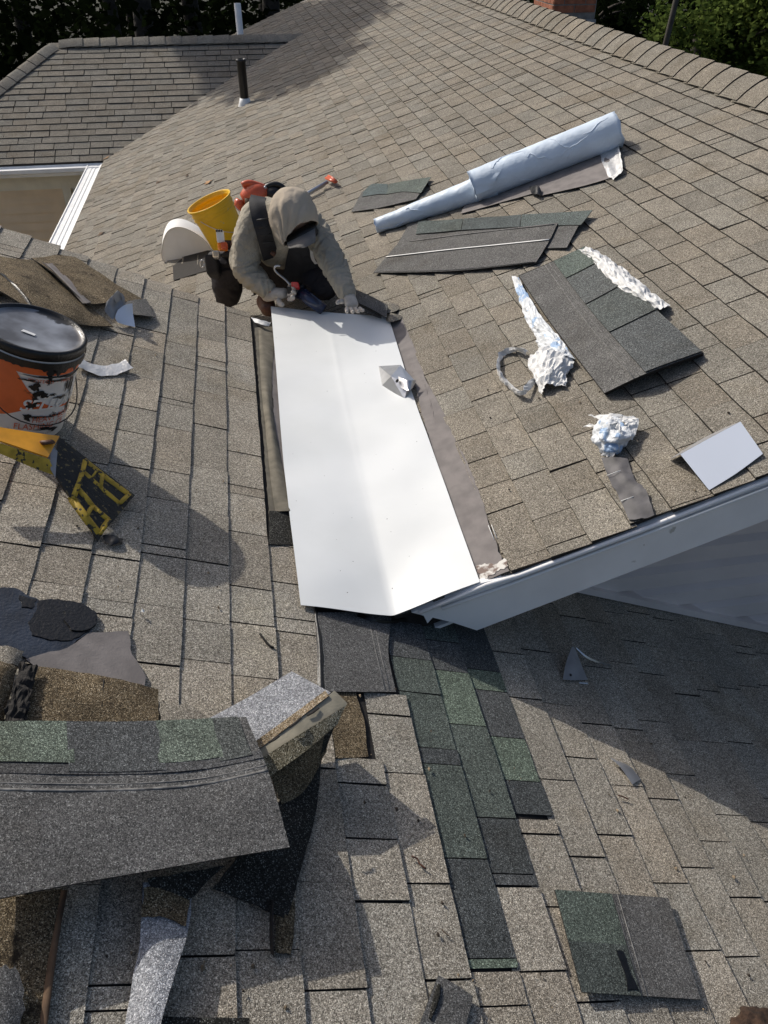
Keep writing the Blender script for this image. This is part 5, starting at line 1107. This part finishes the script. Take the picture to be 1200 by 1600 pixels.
# yellow bucket
bb = R(363, 386, .012)
bu = empty('bucket', bb, 'open yellow plastic bucket leaning beside the crouching worker', 'bucket')
H_ = .36
lathe('body', bb, R.n, [(.001, 0), (.13, 0), (.136, .01), (.145, .2), (.150, .27), (.158, .272), (.158, .28), (.152, .283), (.153, .30), (.160, .302), (.160, .31), (.155, .313), (.157, .345), (.168, .347), (.170, H_), (.160, H_), (.157, .34), (.140, .1), (.125, .015), (.001, .014)], M['yellow'], bu, seg=48)
an = math.atan2(0, 1)
hd_ = []
u_, v_ = frame(R.n); 
for i in range(21):
    t_ = pi * i / 20; c = (V((0.75, -.55, 0)) - R.n * V((0.75, -.55, 0)).dot(R.n)).normalized(); s2 = R.n.cross(c)
    hd_.append(bb + R.n * (.29 - .17 * sin(t_)) + s2 * cos(t_) * .163 + c * sin(t_) * .175)
tube('bail_handle', hd_, .0025, M['steel'], bu, seg=6)
# leaf blower
bw = empty('leaf_blower', R(395, 318, 0), 'orange-red hand-held leaf blower lying on the roof behind the worker', 'leaf blower')
def W(x, y, Y): return D(x, y, Y)
YB = R(395, 325, 0).y - .15
tube('housing', [W(380, 312, YB), W(392, 306, YB), W(405, 304, YB), W(416, 306, YB)], [.05, .085, .09, .06], M['orange'], bw, seg=16, k=3)
tube('handle', [W(378, 289, YB), W(388, 286, YB), W(402, 290, YB), W(414, 296, YB), W(416, 305, YB)], [.022, .026, .03, .034, .04], M['orange'], bw, seg=12, k=3)
tube('handle_post', [W(386, 290, YB), W(388, 300, YB)], [.022, .03], M['orange'], bw, seg=10)
tube('intake', [W(376, 312, YB - .02), W(374, 320, YB - .03), W(380, 325, YB - .03)], [.035, .045, .03], M['orange'], bw, seg=12, k=2)
tube('intake_hole', [W(384, 318, YB - .07), W(392, 317, YB - .075)], [.04, .035], M['wood'], bw, seg=12)
tube('grip_loop', [W(412, 296, YB), W(420, 290, YB), W(432, 288, YB), W(442, 293, YB), W(446, 300, YB), W(440, 306, YB)], .022, M['black'], bw, seg=10, k=4)
tube('motor_cover', [W(414, 306, YB), W(428, 304, YB), W(440, 312, YB)], [.05, .07, .05], M['black'], bw, seg=14, k=3)
tube('chrome_cap', [W(413, 294, YB - .03), W(416, 292, YB - .03)], .014, M['steel'], bw, seg=8)
# pole with orange end
pl = empty('pole', R(490, 300, 0), 'thin grey metal pole with an orange end grip lying behind the worker', 'pole')
tube('shaft', [R(440, 325, .05), R(512, 284, .05)], .014, M['steel'], pl, seg=10)
tube('side_rail', [R(452, 322, .03), R(508, 290, .03)], .006, M['steel'], pl, seg=6)
tube('grip', [R(511, 278, .05), R(524, 284, .05)], .020, M['orange'], pl, seg=10, flat=.6)
tube('grip', [R(513, 275, .05), R(518, 277, .05), R(524, 282, .05)], .010, M['orange'], pl, seg=8)

# ------------------------------------------------------------------ the crouching worker
def skin_mesh(name, nodes, edges, mat, parent, sub=2, folds=(), wr=0.0, ws=9.0, root=0, seed=0, smooth=True):
    keys = list(nodes); idx = {k: i for i, k in enumerate(keys)}
    me = bpy.data.meshes.new('sk'); me.from_pydata([nodes[k][0] for k in keys], [(idx[a], idx[b]) for a, b in edges], [])
    ob = bpy.data.objects.new('sk', me); col.objects.link(ob); sm = ob.modifiers.new('s', 'SKIN')
    sm.use_smooth_shade = True
    if not me.skin_vertices: me.attributes  # layer is created by the modifier
    sv = me.skin_vertices[0].data if me.skin_vertices else None
    if sv is None:
        bm = bmesh.new(); bm.from_mesh(me); bm.verts.layers.skin.verify(); bm.to_mesh(me); bm.free(); sv = me.skin_vertices[0].data
    for k in keys:
        r = nodes[k][1]; sv[idx[k]].radius = r if isinstance(r, tuple) else (r, r); sv[idx[k]].use_root = (idx[k] == root)
    su = ob.modifiers.new('b', 'SUBSURF'); su.levels = sub; su.render_levels = sub
    dg = bpy.context.evaluated_depsgraph_get(); dg.update(); m2 = bpy.data.meshes.new_from_object(ob.evaluated_get(dg)); bpy.data.objects.remove(ob)
    vs = []
    for v in m2.vertices:
        p = v.co.copy()
        if wr:
            q = V((p.x, p.y * .6, p.z)) * ws + V((seed, 0, 0)); p += v.normal * wr * (noise.noise(q) + .5 * (1 - 2 * abs(noise.noise(q * 1.9))))
        for (c_, d_, rr_, am_) in folds:
            q = p - c_; t_ = q.dot(d_); f_ = max(0, 1 - q.length / rr_)
            if f_ > 0: sd_ = q - d_ * t_; p += v.normal * am_ * f_ ** .6 * (1 - 2.4 * abs(noise.noise(V((t_ * 26 + 3 * noise.noise(q * 8), sd_.x * 7, sd_.z * 7 + 5)))))
        vs.append(p)
    fs = [tuple(f.vertices) for f in m2.polygons]; bpy.data.meshes.remove(m2)
    return mk(name, vs, fs, mat, parent, smooth=smooth)
def PD(x, y, Y): return D(x, y, Y * .955)
wk = empty('person', R(430, 470, 0), 'worker in hooded grey shirt and charcoal trousers crouching over the top of the metal sheet', 'person')
J = dict(pel=PD(446, 408, 4.80), bel=PD(444, 392, 4.68), che=PD(440, 360, 4.50), nek=PD(452, 336, 4.40), hed=PD(458, 338, 4.30),
         sL=D(398, 338, 4.34), eL=D(379, 418, 4.26), wL=D(424, 458, 4.10), sR=PD(487, 350, 4.40), eR=PD(521, 412, 4.16), wR=PD(545, 464, 3.93),
         hL=PD(412, 405, 4.86), kL=D(352, 415, 4.52), aL=PD(345, 476, 4.66), fL=PD(352, 484, 4.45), hR=PD(468, 408, 4.78), kR=PD(512, 446, 4.28), aR=PD(500, 474, 4.62), fR=PD(500, 482, 4.7))
J['aL'] = V((J['kL'].x - .02, J['kL'].y + .12, 0)); J['aL'].z = (R.o.z + (J['aL'].x - R.o.x) * tan(SR)) + .10
J['aR'] = V((J['kR'].x - .02, J['kR'].y + .34, 0)); J['aR'].z = (R.o.z + (J['aR'].x - R.o.x) * tan(SR)) + .10
skin_mesh('body', {'pel': (J['pel'], .085), 'che': (J['che'], .09), 'nek': (J['nek'], .055), 'hed': (J['hed'], .085), 'hd2': (J['hed'] + V((.02, -.06, -.06)), .07), 'sL': (J['sL'], .055), 'eL': (J['eL'], .04), 'wL': (J['wL'], .022), 'hL_': (J['wL'].lerp(J['eL'], -.12), .016),
                   'sR': (J['sR'], .055), 'eR': (J['eR'], .04), 'wR': (J['wR'], .022), 'hR_': (J['wR'].lerp(J['eR'], -.1), .016), 'hL': (J['hL'], .065), 'kL': (J['kL'], .055), 'aL': (J['aL'], .04), 'hR': (J['hR'], .065), 'kR': (J['kR'], .055), 'aR': (J['aR'], .04)},
          [('pel', 'che'), ('che', 'nek'), ('nek', 'hed'), ('hed', 'hd2'), ('che', 'sL'), ('sL', 'eL'), ('eL', 'wL'), ('wL', 'hL_'), ('che', 'sR'), ('sR', 'eR'), ('eR', 'wR'), ('wR', 'hR_'), ('pel', 'hL'), ('hL', 'kL'), ('kL', 'aL'), ('pel', 'hR'), ('hR', 'kR'), ('kR', 'aR')], M['skin'], wk)
def drop(P, h):
    q = R.loc(P); return R.at(q[0], q[1], h)
mid = lambda a, b, t: J[a].lerp(J[b], t)
tob = -_fw
skin_mesh('shirt', {'bel': (J['bel'] + V((0, 0, -.03)), (.15, .13)), 'b2': (mid('bel', 'che', .5), (.165, .145)), 'che': (J['che'], (.17, .14)), 'nek': (J['nek'], .08),
                    'sL0': (mid('che', 'sL', .7) + V((0, 0, .01)), .115), 'sL': (J['sL'] + V((0, 0, .005)), .108), 'uL': (mid('sL', 'eL', .5) + tob * .02, .088), 'eL': (J['eL'], .078), 'fL': (mid('eL', 'wL', .5) - V((0, 0, .005)), .064), 'wL': (mid('eL', 'wL', 1.0), .046),
                    'sR0': (mid('che', 'sR', .7), .10), 'sR': (J['sR'], .085), 'uR': (mid('sR', 'eR', .5), .070), 'eR': (J['eR'], .062), 'fR': (mid('eR', 'wR', .5), .053), 'wR': (mid('eR', 'wR', 1.03), .042)},
          [('bel', 'b2'), ('b2', 'che'), ('che', 'nek'), ('che', 'sL0'), ('sL0', 'sL'), ('sL', 'uL'), ('uL', 'eL'), ('eL', 'fL'), ('fL', 'wL'), ('che', 'sR0'), ('sR0', 'sR'), ('sR', 'uR'), ('uR', 'eR'), ('eR', 'fR'), ('fR', 'wR')], M['shirt'], wk, sub=4, wr=.007, ws=12, root=2, folds=[(J['eL'], (J['wL'] - J['sL']).normalized(), .20, .016), (J['sL'], (J['eL'] - J['sL']).normalized(), .22, .010), (J['wL'], (J['wL'] - J['eL']).normalized(), .12, .010), (J['eR'], (J['wR'] - J['sR']).normalized(), .20, .014), (J['wR'], (J['wR'] - J['eR']).normalized(), .14, .010), (J['sR'], (J['eR'] - J['sR']).normalized(), .2, .010)])
skin_mesh('trousers', {'pel': (J['pel'], (.17, .15)), 'hL': (J['hL'], .13), 'tL': (mid('hL', 'kL', .5), .115), 'kL': (J['kL'], .10), 'cL': (mid('kL', 'aL', .5), .088), 'aL': (J['aL'], .075),
                       'hR': (J['hR'], .13), 'tR': (mid('hR', 'kR', .5), .11), 'kR': (J['kR'], .095), 'cR': (mid('kR', 'aR', .5), .08), 'aR': (J['aR'], .07)},
          [('pel', 'hL'), ('hL', 'tL'), ('tL', 'kL'), ('kL', 'cL'), ('cL', 'aL'), ('pel', 'hR'), ('hR', 'tR'), ('tR', 'kR'), ('kR', 'cR'), ('cR', 'aR')], M['trousers'], wk, sub=4, wr=.009, ws=10, folds=[(J['kL'], (J['aL'] - J['kL']).normalized(), .3, .014), (J['hL'], (J['kL'] - J['hL']).normalized(), .3, .014), (J['kR'], (J['hR'] - J['kR']).normalized(), .25, .012)])
# hood: drooping cloth over a bowed head
hc_ = PD(458, 340, 4.27); bm = bmesh.new(); bmesh.ops.create_icosphere(bm, subdivisions=5, radius=1)
bmesh.ops.bisect_plane(bm, geom=bm.verts[:] + bm.edges[:] + bm.faces[:], plane_co=V((0, .60, 0)), plane_no=V((.42, 1, 0)), clear_outer=True)
tip = PD(444, 385, 4.16); kill = []
for v in bm.verts:
    p = v.co.copy()          # x right, y down in view, z towards the camera
    x_, y_, z_ = p.x * .118, p.y * .140, p.z * .13
    if p.y > 0: x_ += .02 * p.y; y_ *= 1.10
    w_ = hc_ + _r * x_ + _dn * y_ - _fw * z_
    d_ = (p - V((-.45, .80, .35))).length
    f_ = max(0, 1 - d_ / 1.0) ** 1.6; w_ = w_.lerp(tip, f_ * .75)
    an_ = math.atan2(p.x + .4, -(p.y - 1.1)); w_ -= _fw * (.006 * sin(an_ * 17 + 2 * noise.noise(p * 2)) * min(1, max(0, p.y + .7)) * (p.z > -.2))
    w_ += (w_ - hc_).normalized() * (.007 * noise.noise(p * 2.0) + .0035 * (1 - 2 * abs(noise.noise(p * 3.0 + V((4, 0, 0))))))
    # opening: cut along the line from the tip to the right temple
    cut = (p.y - .58) + (p.x * .42)
    v.co = w_
bm.verts.index_update()
vs = [v.co.copy() for v in bm.verts]; fs = [tuple(v.index for v in f.verts) for f in bm.faces]; bm.free()
hd = mk('hood', vs, fs, M['hood'], wk, smooth=True); so = hd.modifiers.new('thick', 'SOLIDIFY'); so.thickness = .006; so.offset = -1
# cap brim and cap front below the hood's edge
sheet('cap_brim', [[PD(449, 380, 4.15), PD(470, 370, 4.12), PD(492, 358, 4.16)], [PD(452, 388, 4.10), PD(472, 382, 4.05), PD(493, 368, 4.10)], [PD(462, 387, 4.07), PD(476, 387, 4.03), PD(492, 379, 4.07)]], M['cap'], wk, thick=.004, k=5)
tube('cap_front', [PD(452, 378, 4.24), PD(472, 368, 4.20), PD(490, 358, 4.24)], .035, M['black'], wk, seg=12, k=3)
# suspenders, chest dark bib, belt and pouch
def strap(name, pts, w_, mat='strap', th=.006):
    rows = []
    for i, (x, y, Y) in enumerate(pts):
        a = V((pts[min(i + 1, len(pts) - 1)][0] - pts[max(i - 1, 0)][0], pts[min(i + 1, len(pts) - 1)][1] - pts[max(i - 1, 0)][1], 0)).normalized(); n_ = V((-a.y, a.x, 0))
        rows.append([PD(x + n_.x * w_ * q, y + n_.y * w_ * q, Y + abs(q) * .015) for q in (-.5, 0, .5)])
    return sheet(name, rows, M[mat], wk, thick=th, k=5, kr=6, wave=.004, wscale=20)
strap('suspender', [(404, 308, 4.46), (402, 318, 4.36), (406, 338, 4.30), (412, 362, 4.28), (418, 384, 4.34), (424, 404, 4.42)], 25)
strap('suspender', [(474, 356, 4.26), (478, 380, 4.26), (482, 400, 4.30)], 20)
for i, y in enumerate((344, 356, 368, 380)): tube('webbing_loop', [PD(401 + i * 3, y, 4.27 + i * .01), PD(421 + i * 2, y - 3, 4.27 + i * .01)], .004, M['black'], wk, seg=6)
sheet('bib', [[PD(452, 388, 4.36), PD(474, 386, 4.30), PD(496, 388, 4.34)], [PD(446, 412, 4.42), PD(474, 408, 4.34), PD(505, 412, 4.36)], [PD(440, 440, 4.50), PD(480, 440, 4.42), PD(520, 440, 4.42)]], M['strap'], wk, thick=.004, k=5, wave=.012, wscale=10)
tube('buckle', [PD(424, 394, 4.33), PD(430, 398, 4.32)], .012, M['leather'], wk, seg=8)
sheet('cuff_lining', [[PD(484, 390, 4.22), PD(489, 394, 4.22)], [PD(486, 404, 4.22), PD(492, 406, 4.22)], [PD(492, 413, 4.22), PD(497, 412, 4.22)]], M['glove'], wk, thick=.003, k=3)
def chunk(name, x0, y0, x1, y1, Y, dpt, mat, parent, bev=.006, skew=0):
    a, b, c, d = PD(x0, y0, Y), PD(x1, y0, Y), PD(x1 + skew, y1, Y), PD(x0 + skew, y1, Y); e = _fw * dpt
    vs = [a, b, c, d, a + e, b + e, c + e, d + e]
    o = mk(name, vs, [(0, 3, 2, 1), (4, 5, 6, 7), (0, 1, 5, 4), (1, 2, 6, 5), (2, 3, 7, 6), (3, 0, 4, 7)], mat, parent)
    bm = bmesh.new(); bm.from_mesh(o.data); bmesh.ops.recalc_face_normals(bm, faces=bm.faces); bm.to_mesh(o.data); bm.free()
    if bev: m_ = o.modifiers.new('bevel', 'BEVEL'); m_.width = bev; m_.segments = 2
    return o
chunk('tool_pouch', 318, 397, 338, 428, 4.62, .10, M['strap'], wk, .012, 4); chunk('tool_pouch', 346, 374, 378, 396, 4.62, .10, M['strap'], wk, .012, -4)
tube('carabiner', [PD(316 + 3.5 * cos(a * pi / 5), 412 + 6 * sin(a * pi / 5), 4.58) for a in range(11)], .003, M['steel'], wk, seg=6)
tube('tool_belt', [PD(330, 398, 4.66), PD(352, 396, 4.6), PD(378, 392, 4.60), PD(400, 400, 4.66)], .028, M['strap'], wk, seg=10, k=3, flat=.6)
for (x0, y0, x1, y1) in ((362, 384, 366, 366), (368, 386, 372, 368), (374, 386, 371, 364)): tube('hand_tool', [PD(x0, y0, 4.6), PD(x1, y1, 4.6)], .007, M['wood'], wk, seg=6)
# boots
skin_mesh('boot', {'a': (PD(412, 468, 4.5), .055), 'b': (PD(418, 478, 4.38), .05), 'c': (PD(420, 486, 4.28), .042)}, [('a', 'b'), ('b', 'c')], M['leather'], wk)
skin_mesh('boot', {'a': (J['aL'] + V((0, 0, -.03)), .06), 'b': (J['aL'] + V((.02, -.12, -.07)), .055), 'c': (J['aL'] + V((.03, -.2, -.08)), .042)}, [('a', 'b'), ('b', 'c')], M['leather'], wk)
# gloved hands: palm, four fingers and a thumb each
def hand(wr_, di, sd, nm, curl, spread, parent, name='glove', sc=1.0, fl=(.07, .08, .075, .06)):
    di, sd, nm = di.normalized(), sd.normalized(), nm.normalized(); nodes = {'w0': (wr_ - di * .05 * sc, .040 * sc), 'w': (wr_, .033 * sc), 'p1': (wr_ + di * .045 * sc, (.036 * sc, .024 * sc)), 'p2': (wr_ + di * .085 * sc, (.036 * sc, .020 * sc))}; ed = [('w0', 'w'), ('w', 'p1'), ('p1', 'p2')]
    o = skin_mesh(name, nodes, ed, M['glove'], parent, wr=.003, ws=40)
    for i in range(4):
        q = (i - 1.5); b = wr_ + di * .085 * sc + sd * q * .021 * sc; d2 = (di + sd * q * spread).normalized(); a = 0; pts = [b]; p = b
        for s_, l in enumerate((.42, .32, .26)):
            a += curl[s_]; dd = d2 * cos(a) - nm * sin(a); p = p + dd * fl[i] * l * sc * 1.1; pts.append(p)
        nn = {str(k): (pt, (.0105, .0105, .0098, .0085)[k] * sc) for k, pt in enumerate(pts)}
        skin_mesh('finger', nn, [('0', '1'), ('1', '2'), ('2', '3')], M['glove'], o)
    t0 = wr_ + di * .035 * sc + sd * .03 * sc * (-1); t1 = t0 + (di * .5 - sd * 1.0 - nm * .3).normalized() * .035 * sc; t2 = t1 + (di * .9 - sd * .4 - nm * .5).normalized() * .03 * sc
    skin_mesh('thumb', {'0': (t0, .015 * sc), '1': (t1, .0125 * sc), '2': (t2, .0105 * sc)}, [('0', '1'), ('1', '2')], M['glove'], o)
    return o
gL = D(458, 458, 4.05)                       # where the gun's handle is gripped
hand(D(424, 459, 4.12), (gL - D(424, 459, 4.12)), -_dn * .9 + _fw * .3, _fw * 1.0, (.5, .8, .7), .05, wk, sc=1.22)
hand(PD(545, 463, 3.94), (PD(551, 480, 3.86) - PD(545, 463, 3.94)), _r, _fw * .4 + _u * -.9 if False else -(-_fw * .5 + _u * .8), (.25, .35, .3), .12, wk, sc=1.0)
# ------------------------------------------------------------------ caulking gun in the left of the picture's hand
cg = empty('caulking_gun', D(470, 462, 4.061), 'caulking gun with a red head and hooked rod held in the worker\'s gloved hand', 'caulking gun')
tube('barrel', [D(468, 456, 4.061), D(484, 468, 3.989), D(506, 484, 3.948)], [.034, .034, .031], M['blue'], cg, seg=16)
tube('barrel_cap', [D(465, 453, 4.071), D(470, 457, 4.055)], .040, M['black'], cg, seg=16)
chunk('red_head', 454, 440, 466, 450, 4.19, .035, M['red'], cg, .006, 2)
chunk('handle', 447, 447, 464, 460, 4.22, .04, M['black'], cg, .008, 3); chunk('trigger', 452, 456, 460, 470, 4.25, .03, M['black'], cg, .006, -2)
tube('hooked_rod', [D(454, 446, 4.050), D(446, 437, 4.081), D(436, 429, 4.102), D(430, 423, 4.112), D(429, 418, 4.112), D(433, 415, 4.112), D(438, 416, 4.112)], .006, M['steel'], cg, seg=8, k=4)
# things carried in the belt
uk = empty('marking_tool', PD(344, 370, 4.55), 'blue-white plastic tool with an orange grip tucked in the worker\'s belt', 'hand tool')
chunk('body', 337, 359, 348, 378, 4.55, .03, M['galv_white'], uk, .003, 2)
for i in range(3): tube('tip', [PD(338.5 + i * 3.8, 359, 4.545), PD(338.5 + i * 3.8, 362, 4.545)], .0055, M['black'], uk, seg=8)
chunk('grip', 339, 377, 354, 390, 4.56, .035, M['orange2'], uk, .008, 1)
chunk('grip_end', 344, 378, 354, 388, 4.54, .03, M['orange'], uk, .006, 1)
tm = chunk('tape_measure', 331, 391, 342, 402, 4.55, .04, M['steel'], None, .006, 1); tagit(tm, 'small silver tape measure clipped to the worker\'s belt', 'tape measure')

# ------------------------------------------------------------------ trees
rt2 = random.Random(4)
# the tree whose crown shades the far end of the roofs
P0 = R(470, 62, 0); P0 = V((0.75, 14.0, P0.z)); pc = P0 - SD * 13.0
t = empty('tree', (pc.x - .8, pc.y + 1.5, 0), 'tall leafy tree behind the house shading the far end of its roofs', 'tree')
tube('trunk', [V((pc.x - .8, pc.y + 1.5, -.4)), V((pc.x - .5, pc.y + 1, pc.z * .5)), V((pc.x, pc.y, pc.z + 1))], [.28, .22, .10], M['bark'], t, seg=10, k=4)
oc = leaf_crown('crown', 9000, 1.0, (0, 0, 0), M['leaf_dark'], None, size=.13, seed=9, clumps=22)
for v in oc.data.vertices: v.co = V((v.co.x * 1.75, v.co.y * 3.9, (v.co.z) * 1.8))
oc.location = (0, 0, 0)
zc = sum(v.co.z for v in oc.data.vertices) / len(oc.data.vertices)
for v in oc.data.vertices: v.co += V((pc.x, pc.y, pc.z - zc)) - V(t.location)
oc.parent = t
spots = [(-19, 34), (-13, 37), (-8.5, 33), (-4.5, 36), (-1.5, 41), (1.5, 36), (-16, 44), (-10, 47), (-5, 50), (2, 52), (6, 46), (-22, 50), (9, 38), (13, 34), (16, 29), (20, 25), (18, 40), (24, 33), (12, 50), (26, 22), (-27, 40), (-2.8, 31)]
for i, (x, y) in enumerate(spots):
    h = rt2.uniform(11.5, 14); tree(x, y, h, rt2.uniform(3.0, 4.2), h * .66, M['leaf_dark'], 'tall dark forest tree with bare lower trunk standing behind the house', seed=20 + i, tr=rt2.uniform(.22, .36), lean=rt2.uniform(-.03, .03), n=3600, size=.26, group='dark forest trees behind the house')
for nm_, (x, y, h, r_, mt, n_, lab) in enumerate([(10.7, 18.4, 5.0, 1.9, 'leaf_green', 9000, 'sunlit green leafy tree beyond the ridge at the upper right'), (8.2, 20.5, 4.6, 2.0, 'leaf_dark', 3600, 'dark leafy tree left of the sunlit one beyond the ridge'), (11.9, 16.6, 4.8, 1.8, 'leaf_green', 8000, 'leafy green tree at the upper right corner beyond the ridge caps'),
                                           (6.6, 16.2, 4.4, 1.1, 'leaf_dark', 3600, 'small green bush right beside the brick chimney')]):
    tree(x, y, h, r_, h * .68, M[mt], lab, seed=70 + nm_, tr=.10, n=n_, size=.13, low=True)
pm = tube('utility_pole', [V((7.7, 15.6, 0)), V((8.05, 15.6, 6.0))], [.06, .045], M['old_pole'], seg=10); tagit(pm, 'thin bare pole standing before the dark trees beyond the ridge', 'pole')
# undergrowth mass
vs, fs = [], []; rr = random.Random(3)
for i in range(26000):
    a = rr.uniform(-1, 1); y = rr.uniform(27, 58); x = a * (y * .75) + 2; z = rr.random() ** 2 * (2.6 + 1.6 * noise.noise(V((x * .2, y * .2, 0))))
    p = V((x, y, z)); s = rr.uniform(.25, .6); d = V((rr.gauss(0, 1), rr.gauss(0, 1), rr.gauss(0, .5))).normalized(); b = d.cross(V((rr.gauss(0, 1), rr.gauss(0, 1), rr.gauss(0, 1)))).normalized()
    k = len(vs); vs += [p - d * s * .5, p + b * s * .3, p + d * s * .5, p - b * s * .3]; fs.append((k, k + 1, k + 2, k + 3))
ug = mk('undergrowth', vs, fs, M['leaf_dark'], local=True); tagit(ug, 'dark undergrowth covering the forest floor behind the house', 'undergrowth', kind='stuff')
